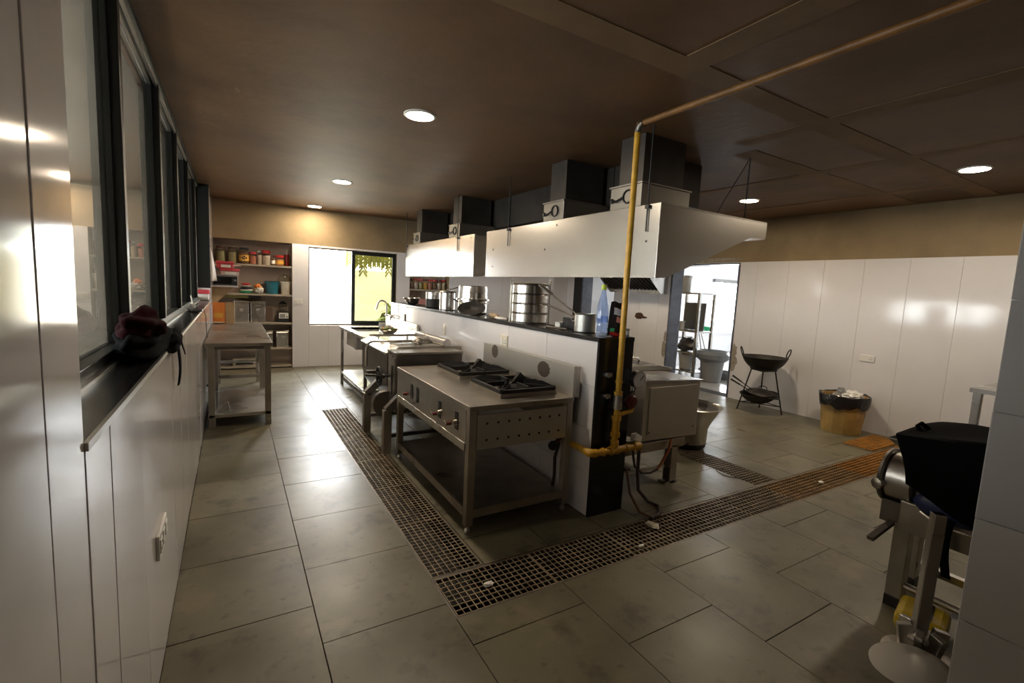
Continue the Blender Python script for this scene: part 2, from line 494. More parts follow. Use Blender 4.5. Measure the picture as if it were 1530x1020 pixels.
slabs([4.21, 4.50, 5.11, 5.72, 6.33, RW], (2.26, 9.2), [2.84, 2.62, 2.32, 2.6, 2.9])

# ---- gratings over the channel
def grating(label, x0, x1, y0, y1, along, panels, material=None, z=-0.001, rustfrom=None, group='drain gratings set in the floor'):
    t = thing('drain_grating', label, 'drain grating', ((x0 + x1) / 2, (y0 + y1) / 2, z - 0.025), group)
    fr = MB(); w = 0.012
    fr.box((x0, y0, z - 0.022), (x0 + w, y1, z - 0.002)).box((x1 - w, y0, z - 0.022), (x1, y1, z - 0.002))
    fr.box((x0 + w, y0, z - 0.022), (x1 - w, y0 + w, z - 0.002)).box((x0 + w, y1 - w, z - 0.022), (x1 - w, y1, z - 0.002))
    fr.build('edge_angle', DARKSTEEL, t, smooth=0)
    L0, L1 = (y0, y1) if along == 'y' else (x0, x1)
    W0, W1 = (x0, x1) if along == 'y' else (y0, y1)
    P = 0.0375; bw = 0.0020
    for k in range(panels):
        a = L0 + w + (L1 - L0 - 2 * w) * k / panels + 0.003
        b = L0 + w + (L1 - L0 - 2 * w) * (k + 1) / panels - 0.003
        q = MB(); nl = max(2, round((W1 - W0 - 2 * w) / P)); nc = max(2, round((b - a) / P))
        for i in range(nl + 1):
            u = W0 + w + bw + (W1 - W0 - 2 * w - 2 * bw) * i / nl
            A, Bp = ((u - bw, a, z - 0.007), (u + bw, b, z)) if along == 'y' else ((a, u - bw, z - 0.007), (b, u + bw, z))
            q.box(A, Bp)
        for j in range(nc + 1):
            u = a + bw + (b - a - 2 * bw) * j / nc
            A, Bp = ((W0 + w, u - bw, z - 0.0065), (W1 - w, u + bw, z - 0.0008)) if along == 'y' else ((u - bw, W0 + w, z - 0.0065), (u + bw, W1 - w, z - 0.0008))
            q.box(A, Bp)
        mt = material or GRATE
        if rustfrom is not None and (a + b) / 2 > rustfrom - 1.6: mt = MIDRUST
        if rustfrom is not None and (a + b) / 2 > rustfrom: mt = RUST
        q.build('grating_panel', mt, t, smooth=0)
    return t
grating('long drain grating running down the left aisle in front of the stove', 0.91, 1.24, 2.26, 6.05, 'y', 6, group=None)
grating('long drain grating crossing the floor in front of the half wall', 0.91, 6.98, 1.92, 2.26, 'x', 10, rustfrom=5.4, group=None)
grating('short drain grating beside the steel boiler, meeting the long one', 3.90, 4.21, 2.26, 6.2, 'y', 6, group=None)
# loose rusty grate over the end of the drain
t = thing('loose_grate', 'rusty orange bar grate lying loose by the waste bin', 'grate', (6.45, 2.4, 0.0))
q = MB()
for i in range(11): q.box((6.12 + i * 0.066, 2.27, 0.001), (6.128 + i * 0.066, 2.56, 0.016))
q.build('cross_bar', RUST, t, smooth=0)
q = MB()
for i in range(10): q.box((6.05, 2.275 + i * 0.031, 0.016), (6.84, 2.283 + i * 0.031, 0.026))
q.build('long_bar', RUST, t, smooth=0)

# ---- ceiling
ceiling = struct(B((LW - .25, -2.6, CZ), (RW + 0.28, 9.7, CZ + 0.15)).build('ceiling', CEIL, smooth=0), 'dark brown concrete ceiling')
for (a, b) in (((0.4, 1.78, CZ - .004), (6.98, 1.95, CZ)), ((2.02, -0.5, CZ - .004), (2.2, 1.78, CZ)), ((3.42, -0.5, CZ - .004), (3.58, 1.78, CZ)), ((3.42, 1.95, CZ - .004), (3.56, 2.45, CZ)),
               ((4.72, 1.95, CZ - .004), (4.86, 6.5, CZ)), ((4.72, -0.5, CZ - .004), (4.86, 1.78, CZ)), ((6.1, 1.95, CZ - .004), (6.24, 6.5, CZ)),
               ((3.72, 2.47, CZ - .004), (4.72, 2.66, CZ)), ((4.86, 2.47, CZ - .004), (6.1, 2.66, CZ)), ((6.24, 2.47, CZ - .004), (6.98, 2.66, CZ))):
    B(a, b).build('plaster_band', CEIL_BAND, ceiling, smooth=0)

# ---- walls with tiles
def tile_wall(parent, axis, c, u0, u1, z0, z1, holes, tw, th, face, material, ustart=None, zstart=None, t=0.008, tilt=0.12):
    """tiles standing proud of plane axis=c, facing `face` (+1/-1)"""
    us = ustart if ustart is not None else u0
    zs = zstart if zstart is not None else z0
    n0 = math.floor((u0 - us) / tw); u = us + n0 * tw
    while u < u1 - 0.01:
        z = zs
        while z < z1 - 0.01:
            rects = [(max(u, u0), min(u + tw, u1), max(z, z0), min(z + th, z1))]
            for h in holes: rects = subtract(rects, h)
            for (a, b, d, e) in rects:
                g = 0.0022
                if axis == 'x':
                    piece('tile', (t, b - a - g, e - d - g), (c + face * t / 2, (a + b) / 2, (d + e) / 2), material, parent, 0.0012,
                          (0, R(random.uniform(-tilt, tilt) * .5), R(random.uniform(-tilt, tilt))))
                else:
                    piece('tile', (b - a - g, t, e - d - g), ((a + b) / 2, c + face * t / 2, (d + e) / 2), material, parent, 0.0012,
                          (R(random.uniform(-tilt, tilt) * .5), 0, R(random.uniform(-tilt, tilt))))
            z += th
        u += tw

# left wall: solid below the sill and before the windows, windows from the sill to the ceiling
SILL = 1.235
mb = MB()
mb.box((LW - 0.25, -2.6, 0), (LW - .008, 1.26, CZ))
mb.box((LW - 0.25, 1.26, 0), (LW - .008, 8.0, SILL - 0.02))
mb.box((LW - 0.25, 8.0, 0), (LW - .008, 9.7, CZ))
wall_left = struct(mb.build('wall_left', GROUT, smooth=0), 'white tiled wall with a row of dark framed windows')
tile_wall(wall_left, 'x', LW - .008, -2.6, 9.2, 0, CZ, [(1.26, 8.0, SILL - 0.012, 3)], 0.45, 2.9, 1, WHITE_TILE, ustart=1.04 - .45 * 9, tilt=0.32)
# sill, metal nosing, end reveal
B((LW - 0.25, 1.26, SILL - 0.02), (LW - 0.004, 8.0, SILL)).build('sill_slab', GRANITE, wall_left, smooth=0)
B((LW - 0.004, 1.262, SILL - 0.016), (LW + 0.006, 8.0, SILL + 0.002)).build('sill_nosing', ALU, wall_left, smooth=0)
B((LW - 0.25, 7.985, 1.40), (LW, 8.0, CZ)).build('end_reveal', FRAME, wall_left, smooth=0)
B((LW - 0.25, 7.985, SILL), (LW, 8.0, 1.40)).build('end_reveal', WHITE_TILE, wall_left, smooth=0)

# sliding windows
MULL = [1.34, 2.66, 3.96, 5.12, 6.27, 7.42, 7.97]
for k in range(len(MULL) - 1):
    a, b = MULL[k], MULL[k + 1]
    w = struct(B((-0.475, a, SILL + 0.0), (-0.405, b - .004, SILL + 0.05)).build('window_%d' % (k + 1), FRAME, smooth=0, bevel=0.003),
               'tall dark framed sliding window in the white tiled wall')
    B((-0.475, a, SILL + .05), (-0.395, a + 0.055, CZ - 0.03)).build('mullion', FRAME, w, smooth=0, bevel=0.004)
    B((-0.47, b - 0.03, SILL + .05), (-0.43, b - .004, CZ - 0.03)).build('stile', FRAME, w, smooth=0)
    B((-0.475, a, CZ - 0.03), (-0.385, b - .004, CZ)).build('head', FRAME, w, smooth=0)
    B((-0.415, a + .055, CZ - 0.05), (-0.40, b - .004, CZ - 0.03)).build('track', ALU, w, smooth=0)
    B((-0.445, a + .055, CZ - 0.05), (-0.43, b - .004, CZ - 0.03)).build('track', ALU, w, smooth=0)
    B((-0.405, a, SILL + .0), (-0.385, b - .004, SILL + .012)).build('track', ALU, w, smooth=0)
    B((-0.455, a + 0.055, SILL + 0.05), (-0.449, b - 0.03, CZ - 0.05)).build('pane', PANE, w, smooth=0)

# back wall
holes = [(-0.27, 0.91, 0.0, 2.2), (1.18, 2.78, 0.76, 2.17), (3.05, 3.9, 0.75, 2.1)]
rects = [(-0.6, RW + 0.28, 0, CZ)]
for h in holes: rects = subtract(rects, h)
mb = MB()
for (a, b, c, d) in rects: mb.box((a, BW + .008, c), (b, BW + 0.24, d))
wall_back = struct(mb.build('wall_back', TAN, smooth=0), 'back wall with white tiles below a tan plaster band')
tile_wall(wall_back, 'y', BW + .008, 0.91, RW, 0, 2.2, holes, 0.61, 1.1, -1, WHITE_TILE, ustart=0.91)
# alcove shell behind the back wall and its shelves
def alcove(x0, x1, z0, z1, depth):
    mb = MB()
    y0 = BW + 0.24; y1 = BW + depth
    mb.box((x0 - .1, y1, z0 - .1), (x1 + .1, y1 + .08, z1 + .1))
    mb.box((x0 - .1, y0, z0 - .1), (x0, y1, z1 + .1)).box((x1, y0, z0 - .1), (x1 + .1, y1, z1 + .1))
    mb.box((x0, y0, z1), (x1, y1, z1 + .1))
    if z0 > 0.01: mb.box((x0, y0, z0 - .1), (x1, y1, z0))
    return mb.build('alcove_lining', ALCOVE, wall_back, smooth=0)
ALCOVE = mat('alcove_grey_tile', (0.68, 0.58, 0.49), 0.35, noise_amt=0.1, noise_scale=3)
alcove(-0.27, 0.91, 0.0, 2.2, 0.42)
alcove(3.05, 3.9, 0.75, 2.1, 0.42)
SH = [1.80, 1.30, 0.805, 0.36, 0.045]
for zz in SH:
    B((-0.262, BW + 0.02, zz - 0.032), (0.905, BW + 0.415, zz)).build('shelf', SHELF, wall_back, smooth=0, bevel=0.003)
for zz in (1.50, 1.17):
    B((3.056, BW + 0.02, zz - 0.03), (3.894, BW + 0.415, zz)).build('shelf', SHELF, wall_back, smooth=0, bevel=0.003)

# back window: open left half, sliding panel with tinted glass on the right half
def frame_rect(mb, x0, x1, z0, z1, y0, y1, w):
    mb.box((x0, y0, z0), (x0 + w, y1, z1)).box((x1 - w, y0, z0), (x1, y1, z1))
    mb.box((x0 + w, y0, z0), (x1 - w, y1, z0 + w)).box((x0 + w, y0, z1 - w), (x1 - w, y1, z1)); return mb
wb = struct(frame_rect(MB(), 1.185, 2.775, 0.765, 2.165, BW + 0.06, BW + 0.13, 0.02).build('window_8', FRAME, smooth=0), 'bright back window with its right half behind dark framed tinted glass')
frame_rect(MB(), 1.93, 2.76, 0.785, 2.15, BW + 0.02, BW + 0.06, 0.062).build('sliding_sash', FRAME, wb, smooth=0, bevel=0.004)
B((1.99, BW + .038, 0.845), (2.70, BW + .044, 2.09)).build('pane', TINTED, wb, smooth=0)
B((2.01, BW + .025, 0.74), (2.74, BW + .058, 0.765)).build('sill_strip', FRAME, wb, smooth=0)

# right wall with two doorways
holes = [(4.71, 6.04, 0, 2.17), (7.55, 8.62, 0, 2.14)]
rects = [(-2.6, 9.7, 0, CZ)]
for h in holes: rects = subtract(rects, h)
mb = MB()
for (a, b, c, d) in rects: mb.box((RW + .008, a, c), (RW + 0.28, b, d))
wall_right = struct(mb.build('wall_right', TAN, smooth=0), 'right wall with white tiles below a tan plaster band and two doorways')
tile_wall(wall_right, 'x', RW + .008, -2.6, 9.2, 0, 2.2, holes + [(8.62, 8.93, 0, 2.2)], 0.478, 2.2, -1, WHITE_TILE, ustart=2.01 - .478 * 10, tilt=0.10)
B((RW - .004, 6.02, 0), (RW + 0.285, 6.06, 2.166)).build('door_reveal', BLUE_GRANITE, wall_right, smooth=0)
B((RW - .004, 8.60, 0), (RW + 0.285, 8.64, 2.138)).build('door_reveal', BLUE_GRANITE, wall_right, smooth=0)
B((RW - .004, 8.64, 0), (RW + 0.008, 8.93, 2.2)).build('door_casing', GRANITE, wall_right, smooth=0)
B((RW - .004, 4.69, 0), (RW + 0.285, 4.722, 2.166)).build('door_reveal', BLUE_GRANITE, wall_right, smooth=0)
B((RW - .004, 4.69, 2.168), (RW + 0.285, 6.06, 2.19)).build('door_lintel', BLUE_GRANITE, wall_right, smooth=0)
# chipped plaster by the doorway jambs
for (yy, zz, ry, rz) in ((4.66, 0.78, .05, .10), (4.655, 0.60, .06, .13), (6.10, 0.62, .05, .16), (6.09, 0.85, .03, .10)):
    mb = MB(); mb.blob((RW - .0005, yy, zz), (0.002, ry, rz), seed=yy + zz, amt=.25)
    mb.build('bare_patch', BARE, wall_right)
mb = MB(); mb.blob((RW + .006, 5.3, 2.235), (0.012, 0.62, 0.035), seed=3, amt=.3, freq=5)
mb.build('bare_patch', BARE, wall_right)

# wall behind the camera with an entrance opening, and the tiled wall end at the right edge of the picture
rects = [(LW, 7.0, 0, CZ)]

mb = MB()
for (a, b, c, d) in rects: mb.box((a, -2.6, c), (b, -2.4, d))
struct(mb.build('wall_front', TAN, smooth=0), 'plain wall behind the viewer')
wall_near = struct(B((1.868, -2.4, 0), (2.35, 0.417, CZ)).build('wall_near', GROUT, smooth=0), 'pale grey tiled wall end at the right edge')
tile_wall(wall_near, 'x', 1.868, -2.4, 0.425, 0, CZ, [], 0.61, 0.318, -1, GREY_TILE, ustart=0.425 - .61 * 5, zstart=-0.27)
tile_wall(wall_near, 'y', 0.417, 1.86, 2.35, 0, CZ, [], 0.49, 0.318, 1, GREY_TILE, zstart=-0.27)

# half wall with granite top and end
hw = struct(B((2.173, 2.468, 0), (2.482, 7.42, 1.265)).build('half_wall', GROUT, smooth=0), 'white tiled half wall with black granite top and end')
tile_wall(hw, 'x', 2.173, 2.468, 7.42, 0, 1.265, [], 0.61, 0.3165, -1, WHITE_TILE, ustart=2.468, tilt=.15)
tile_wall(hw, 'x', 2.482, 2.468, 7.42, 0, 1.265, [], 0.61, 0.3165, 1, WHITE_TILE, ustart=2.468, tilt=.15)
B((2.158, 2.45, 1.265), (2.497, 7.44, 1.295)).build('granite_top', GRANITE, hw, smooth=0, bevel=.003)
B((2.166, 2.45, 0), (2.49, 2.468, 1.265)).build('granite_end', GRANITE, hw, smooth=0)

# ---- scullery beyond the doorways
mb = MB(); mb.box((RW + .28, 2.9, -.1), (14.3, 9.2, 0)); scf = struct(mb.build('scullery_floor', ROOMFLOOR, smooth=0), 'pale shiny floor of the bright room beyond the doorway')
mb = MB()
for r_ in subtract([(RW + .28, 14.3, 0, CZ)], (12.2, 13.5, 0.64, 2.13)): mb.box((r_[0], 9.0, r_[2]), (r_[1], 9.2, r_[3]))
scw = struct(mb.build('scullery_wall_back', ROOMWALL, smooth=0), 'white wall with window in the room beyond')
mb = MB()
for r_ in subtract([(2.9, 9.0, 0, CZ)], (5.35, 6.65, 1.0, 2.1)): mb.box((14.1, r_[0], r_[2]), (14.3, r_[1], r_[3]))  # unseen opening cut in to bring extra daylight into the room
mb.box((RW + .28, 2.7, 0), (14.3, 2.9, CZ))
struct(mb.build('scullery_wall_side', ROOMWALL, smooth=0), 'white side wall of the room beyond')
struct(B((RW + .28, 2.7, CZ), (14.3, 9.2, CZ + .15)).build('scullery_ceiling', ROOMWALL, smooth=0), 'white ceiling of the room beyond')
w9 = struct(frame_rect(MB(), 12.2, 13.5, .64, 2.13, 9.02, 9.06, .03).build('window_9', GREYPL, smooth=0), 'bright window with roller box in the room beyond')
B((12.72, 9.02, .67), (12.75, 9.06, 2.1)).build('mullion', GREYPL, w9, smooth=0)
B((12.15, 8.9, 2.08), (13.55, 8.99, 2.18)).build('blind_box', GREYPL, w9, smooth=0)
for k in range(7):
    B((13.02 + k * .068, 9.03, .67), (13.03 + k * .068, 9.04, 2.1)).build('grille_bar', GREYPL, w9, smooth=0)

# ---- dining room behind the left windows
struct(B((-4.6, -2.6, CZ), (LW - .25, 9.7, CZ + .15)).build('dining_ceiling', DINWALL, smooth=0), 'pale ceiling of the room behind the left windows')
struct(B((-4.6, -2.6, -.1), (LW - .25, 9.7, 0)).build('dining_floor', DINFLOOR, smooth=0), 'floor of the room behind the left windows')
mb = MB()
for r_ in subtract(subtract([(-2.6, 9.7, 0, CZ)], (4.5, 6.9, 1.05, 2.25)), (0.5, 3.3, 1.05, 2.25)): mb.box((-4.6, r_[0], r_[2]), (-4.4, r_[1], r_[3]))
mb.box((-4.4, -2.6, 0), (LW - .25, -2.4, CZ)).box((-4.4, 9.5, 0), (LW - .25, 9.7, CZ))
struct(mb.build('dining_wall', DINWALL, smooth=0), 'beige walls of the room behind the left windows')

# ---- outside the back window
struct(B((-6, 9.75, -.5), (16, 16, -.3)).build('garden_ground', EARTH, smooth=0), 'pale ground outside the back window')
gw = struct(B((-6, 13.2, -.3), (16, 13.35, 1.9)).build('garden_wall', EARTH, smooth=0), 'low pale boundary wall outside')
random.seed(3)
def shrub(label, x, y, h, n, sp, material, hang=False):
    t = thing('garden_plant', label, 'plant', (x, y, -.3), None)
    stem = MB().tube([(x, y, -.3), (x + .03, y, -.3 + h * .5), (x, y + .02, -.3 + h)], [.03, .025, .012], 6); stem.build('stem', WOOD, t)
    lm = MB()
    for k in range(n):
        a = random.uniform(0, 2 * math.pi); e = random.uniform(-.5, .9); L = random.uniform(.3, .6) * sp
        z0 = -.3 + h * random.uniform(.35, 1.0)
        d = Vector((math.cos(a) * math.cos(e), math.sin(a) * math.cos(e), math.sin(e)))
        p0 = Vector((x, y, z0)); sd = d.cross(Vector((0, 0, 1))).normalized() * L * .12
        p1 = p0 + d * L * .55; p2 = p0 + d * L - Vector((0, 0, L * .35))
        up_ = Vector((0, 0, .004))
        lm.add([p0, p1 + sd, p2, p1 - sd, p1 + up_ * 3], [(0, 1, 4), (1, 2, 4), (2, 3, 4), (3, 0, 4)])
    tag(lm.build('leaves', material, t), kind='stuff')
shrub('pale green shrub outside behind the tinted glass, left of two', 3.35, 11.3, 1.25, 120, 1.2, LEAF)
shrub('pale green shrub outside behind the tinted glass, right of two', 4.5, 11.3, 1.0, 120, 1.2, LEAF)
tag(MB().cyl((2.3, 12.2, 2.66), (4.4, 12.2, 2.66), .03, n=8).cyl((2.3, 12.2, -.3), (2.3, 12.2, 2.66), .03, n=8).cyl((4.4, 12.2, -.3), (4.4, 12.2, 2.66), .03, n=8).build('garden_pole_frame', WOOD, None, (3.3, 12.2, -.3)), 'wooden pole frame outside carrying the palm fronds', 'frame')
t = thing('palm_thatch', 'yellow green palm fronds hanging outside at the window top', 'palm fronds', (3.2, 12.2, 2.2))
for k in range(16):
    x = 2.5 + k * .11
    mb = MB(); L = random.uniform(.35, .7)
    for s in range(7):
        zz = 2.50 - L * s / 7
        for sg in (-1, 1):
            mb.add([(x, 12.2, zz), (x + sg * .12, 12.2 + .03 * sg, zz - .16), (x + sg * .085, 12.21, zz - .21), (x, 12.21, zz - .06)], [(0, 1, 2, 3)])
    mb.bar((x, 12.2, 2.66), (x + .02, 12.2, 2.62 - L), .012)
    mb.build('frond', DRYLEAF, t)

# ================================================================== HOODS AND DUCTS
def hood(label, y0, y1, rods, screws):
    HX = 2.655
    t = thing('exhaust_hood', label, 'hood', (HX, (y0 + y1) / 2, 1.73), 'steel hoods hanging over the half wall')
    B((HX, y0, 1.73), (HX + .012, y1, 2.27)).build('face_panel', HOODSTEEL, t, smooth=0, bevel=.002)
    B((HX + .012, y0, 2.255), (3.96, y1, 2.27)).build('top_panel', GALV, t, smooth=0)
    B((3.948, y0, 2.13), (3.96, y1, 2.255)).build('lip', HOODSTEEL, t, smooth=0)
    for yy in (y0, y1 - .012):
        MB().prism([(HX + .012, 1.73), (HX + .012, 2.255), (3.948, 2.255), (3.948, 2.13), (3.74, 2.12), (2.78, 1.74)], 'y', yy, yy + .012).build('end_panel', HOODSTEEL, t, smooth=0)
    B((3.75, y0 + .012, 2.125), (3.948, y1 - .012, 2.137)).build('gutter', HOODSTEEL, t, smooth=0)
    # baffle filters under the slope
    n = max(2, round((y1 - y0) / 0.5)); fy = (y1 - y0 - .06) / n
    for k in range(n):
        a = y0 + .03 + k * fy + .006; b = a + fy - .012
        f = MB(); f.prism([(2.80, 1.775), (3.74, 2.145), (3.74, 2.165), (2.80, 1.795)], 'y', a, b)
        fo = f.build('filter_panel', SOOT, t, smooth=0)
        g = MB()
        for j in range(9):
            s = a + (b - a) * (j + .5) / 9
            g.bar((2.81, s, 1.772), (3.73, s, 2.134), .018, .012)
        g.build('baffle', DARKSTEEL, fo, smooth=0)
    for (yy, xx, slot) in rods:
        zt = 2.27
        if slot:
            rod = MB().cyl((HX - .012, yy, 2.07), (HX - .012, yy, CZ), .006, n=8).build('hanger_rod', BLACK, t)
            B((HX - .022, yy - .018, 2.235), (HX, yy + .018, 2.262)).build('rod_bracket', BLACK, rod, smooth=0)
        else:
            MB().cyl((xx, yy, zt), (xx, yy, CZ), .006, n=8).build('hanger_rod', BLACK, t)
    for (yy, zz) in screws:
        MB().cyl((HX - .004, yy, zz), (HX, yy, zz), .008, n=8).build('bolt', BLACK, t)
    return t
hood('long steel exhaust hood nearest the yellow gas pipe', 2.455, 5.16, [(2.57, 0, 1), (4.62, 0, 1), (2.62, 3.88, 0), (4.9, 3.88, 0)], [(2.57, 2.0), (3.9, 2.0), (3.72, 2.22), (4.98, 2.05), (4.98, 1.85)])
hood('bright steel exhaust hood at the far end by the back window', 5.50, 8.25, [(8.2, 0, 1), (6.0, 0, 1), (5.6, 3.88, 0)], [(5.6, 2.23), (5.62, 2.0), (5.6, 1.8)])
# slack diagonal wire by the near hood's outer rod
tag(MB().tube([(3.8, 2.9, 2.271), (3.84, 2.8, 2.5), (3.89, 2.63, 2.825)], .004, 6).build('stay_wire', BLACK, None, (3.8, 2.9, 2.271)), 'thin black stay wire slanting from hood top to ceiling', 'wire')

def duct(label, y0, y1, x0=2.70, x1=3.18):
    t = thing('duct_riser', label, 'duct', ((x0 + x1) / 2, (y0 + y1) / 2, 2.272), 'duct risers standing on the hoods')
    B((x0 + .012, y0 + .012, 2.45), (x1 - .012, y1 - .012, CZ - .002)).build('duct', SOOTGALV, t, smooth=0, bevel=.002)
    c = B((x0 - .03, y0 - .03, 2.272), (x1 + .03, y1 + .03, 2.445)).build('damper_box', GALV, t, smooth=0, bevel=.004)
    B((x0 - .04, y0 - .04, 2.444), (x1 + .04, y1 + .04, 2.455)).build('flange', GALV, t, smooth=0)
    ym = (y0 + y1) / 2
    MB().tube(arc((ym - .03, 2.36), .05, 0, 360, 16, 'yz', x0 - .036)[:-1], .007, 6, closed=True).build('damper_ring', BLACK, c)
    MB().tube([(x0 - .036, ym + .02, 2.36), (x0 - .05, ym + .09, 2.33), (x0 - .05, ym + .14, 2.35)], .008, 6).build('damper_handle', BLACK, c)
    B((x0 - .05, ym + .13, 2.325), (x0 - .035, ym + .155, 2.36)).build('handle_knob', BLACK, c, smooth=0)
    return t
SOOTGALV = mat('smoke_stained_duct', (0.10, 0.088, 0.076), 0.5, metal=0.7, noise_amt=0.5, noise_scale=3)
duct('smoke stained duct riser nearest the yellow gas pipe', 2.70, 2.98)
duct('smoke stained duct riser second from the yellow gas pipe', 3.68, 3.95)
duct('smoke stained duct riser third from the yellow gas pipe', 6.04, 6.34)
duct('smoke stained duct riser farthest away, near the back wall', 7.62, 7.88)
t = thing('trunk_duct', 'black sooty horizontal duct under the ceiling behind the duct risers', 'duct', (3.5, 6, 2.44))
B((3.225, 3.05, 2.44), (3.80, 9.19, CZ - .003)).build('duct_body', SOOT, t, smooth=0)
for yy in (3.6, 4.6, 5.6, 6.8, 7.9):
    B((3.215, yy, 2.43), (3.81, yy + .03, CZ - .003)).build('seam_flange', SOOT, t, smooth=0)

# wall hood over the right wall, seen under the big hood
t = thing('wall_hood', 'small steel wall hood with dark baffle filters between the doorways', 'hood', (6.7, 6.85, 1.66))
HY0, HY1 = 6.12, 7.48
MB().prism([(6.975, 1.72), (6.975, 2.2), (6.45, 2.2), (6.45, 2.0)], 'y', HY0 + .012, HY1 - .012).build('filter_panel', SOOT, t, smooth=0)
for k in range(14):
    yy = HY0 + .05 + k * (HY1 - HY0 - .1) / 13
    MB().bar((6.455, yy, 1.985), (6.97, yy, 1.70), .02, .014).build('baffle', DARKSTEEL, t, smooth=0)
for yy in (HY0, HY1 - .012):
    MB().prism([(6.975, 1.64), (6.975, 2.21), (6.43, 2.21), (6.43, 1.97), (6.80, 1.64)], 'y', yy, yy + .012).build('end_panel', STEEL, t, smooth=0)
B((6.90, HY0 + .012, 1.64), (6.975, HY1 - .012, 1.70)).build('gutter', STEEL, t, smooth=0)
B((6.41, HY0, 1.96), (6.43, HY1, 2.21)).build('face_panel', STEEL, t, smooth=0)

# ================================================================== GAS PIPE
t = thing('gas_pipe', 'yellow gas pipe rising from the half wall end up to the ceiling', 'gas pipe', (2.31, 2.385, 0.5))
PX, PY = 2.31, 2.385
MB().tube([(PX, PY, 0.52), (PX, PY, 2.66)], .021, 14).build('riser', YELLOW, t)
MB().tube([(PX, PY, 2.71), (PX, 1.5, 2.71), (PX, -0.9, 2.71)], .019, 12).build('ceiling_run', mat('dark_brown_pipe', (0.22, 0.10, 0.025), 0.5, noise_amt=.4, noise_scale=9), t)  # ceiling run coloured browner and darker than the yellow riser
MB().tube(arc((PY - .05, 2.66), .05, 0, 90, 6, 'yz', PX), .025, 12).build('elbow', DARKSTEEL, t)
MB().tube([(2.56, PY, .5), (2.16, PY, .5)] , .024, 14).build('low_run', YELLOW, t)
MB().tube(arc((2.15, PY + .045), .045, 270, 180, 6, 'xy', .5), .029, 12).build('elbow', YELLOW, t)
MB().tube([(2.105, PY + .045, .5), (2.105, 2.60, .505)], .024, 14).build('low_run', YELLOW, t)
for (z0, z1, r) in ((0.525, 0.57, .030), (0.60, 0.63, .033), (0.63, 0.72, .027), (0.72, 0.75, .034), (0.90, .925, .030), (0.985, 1.0, .026), (1.3, 1.305, .024), (1.55, 1.555, .0235)):
    MB().cyl((PX, PY, z0), (PX, PY, z1), r, n=16).build('coupling', YELLOW, t)
for (x0, x1, r) in ((2.27, 2.35, .031), (2.20, 2.215, .03), (2.42, 2.44, .030), (2.50, 2.56, .033)):
    MB().cyl((x0, PY, .5), (x1, PY, .5), r, n=16).build('coupling', YELLOW, t)
v = MB().cyl((PX, PY, .80), (PX, PY, .90), .033, n=12).build('valve', STEEL, t)
MB().bar((PX + .02, PY - .04, .86), (PX + .09, PY - .045, .93), .014, .008).build('valve_lever', BLACK, v, smooth=0)
MB().tube([(PX, PY, .755), (2.40, PY, .765), (2.46, PY + .01, .77), (2.47, PY + .01, .81)], .016, 10).build('branch', YELLOW, t)
rg = MB().lathe([(0, -.03), (.045, -.025), (.055, 0), (.045, .025), (0, .03)], (2.44, PY + .005, .84), 16, axis=(0, 1, 0.2)).build('regulator', REDPAINT, t)
MB().cyl((2.44, PY, .85), (2.47, PY, .98), .012, n=8).build('gauge_stem', DARKSTEEL, t)
g = MB().cyl((2.485, PY - .025, 1.0), (2.485, PY + .02, 1.0), .062, n=24).build('gauge', STEEL, t)
MB().cyl((2.485, PY - .027, 1.0), (2.485, PY - .0245, 1.0), .053, n=24).build('gauge_face', DIAL, g)
MB().bar((2.485, PY - .029, 1.0), (2.515, PY - .029, 1.03), .005, .002).build('gauge_needle', BLACK, g, smooth=0)
for zz in (0.89, 1.04):
    c = B((2.215, 2.405, zz - .012), (2.262, 2.45, zz + .012)).build('pipe_clip', ALU, t, smooth=0)
    MB().cyl((2.228, 2.40, zz), (2.228, 2.41, zz), .018, n=12).build('clip_disc', ALU, c)
tag(MB().obox((2.545, 2.40, .56), (.11, .03, .045), (0, R(25), R(20))).blob((2.51, 2.39, .57), (.04, .02, .03), 3, .2).build('white_rag', WHITE, None, (2.545, 2.40, .53)), 'crumpled white rag tied at the yellow gas pipe end', 'rag')

# ================================================================== BURNER STOVE
SX0, SX1, SY0, SY1 = 1.27, 2.10, 2.60, 4.13
t = thing('gas_range', 'worn steel two burner gas range against the white half wall', 'stove', ((SX0 + SX1) / 2, (SY0 + SY1) / 2, 0))
B((SX0, SY0, .815), (SX1, SY1, .85)).build('top_plate', OLDSTEEL, t, smooth=0, bevel=.004)
for (x, y) in ((SX0 + .03, SY0 + .03), (SX1 - .03, SY0 + .03), (SX0 + .03, SY1 - .03), (SX1 - .03, SY1 - .03)):
    lg = B((x - .026, y - .026, .05), (x + .026, y + .026, .815)).build('leg', OLDSTEEL, t, smooth=0, bevel=.003)
    MB().lathe([(.016, .0), (.02, .004), (.02, .02), (.012, .03), (.012, .052)], (x, y, 0), 12).build('foot', ALU, lg)
fp = B((SX0 + .004, SY0 + .058, .60), (SX0 + .02, SY1 - .058, .815)).build('front_panel', OLDSTEEL, t, smooth=0)
B((SX0 - .004, SY0 + .058, .545), (SX0 + .03, SY1 - .058, .60)).build('front_rail', STEEL, t, smooth=0, bevel=.003)
for y in (3.72, 3.58, 3.10, 2.80):
    B((SX0 + .0, y - .024, .65), (SX0 + .0045, y + .024, .77)).build('knob_slot', BLACK, fp, smooth=0)
for (y, z) in ((3.84, .665), (3.16, .665), (2.90, .665)):
    k = MB().cyl((SX0 + .004, y, z), (SX0 - .03, y, z), .014, .012, n=14).build('tap_knob', REDPAINT, t)
    MB().bar((SX0 - .032, y - .012, z - .006), (SX0 - .032, y + .03, z + .012), .012, .008).build('tap_lever', DARKSTEEL, k, smooth=0)
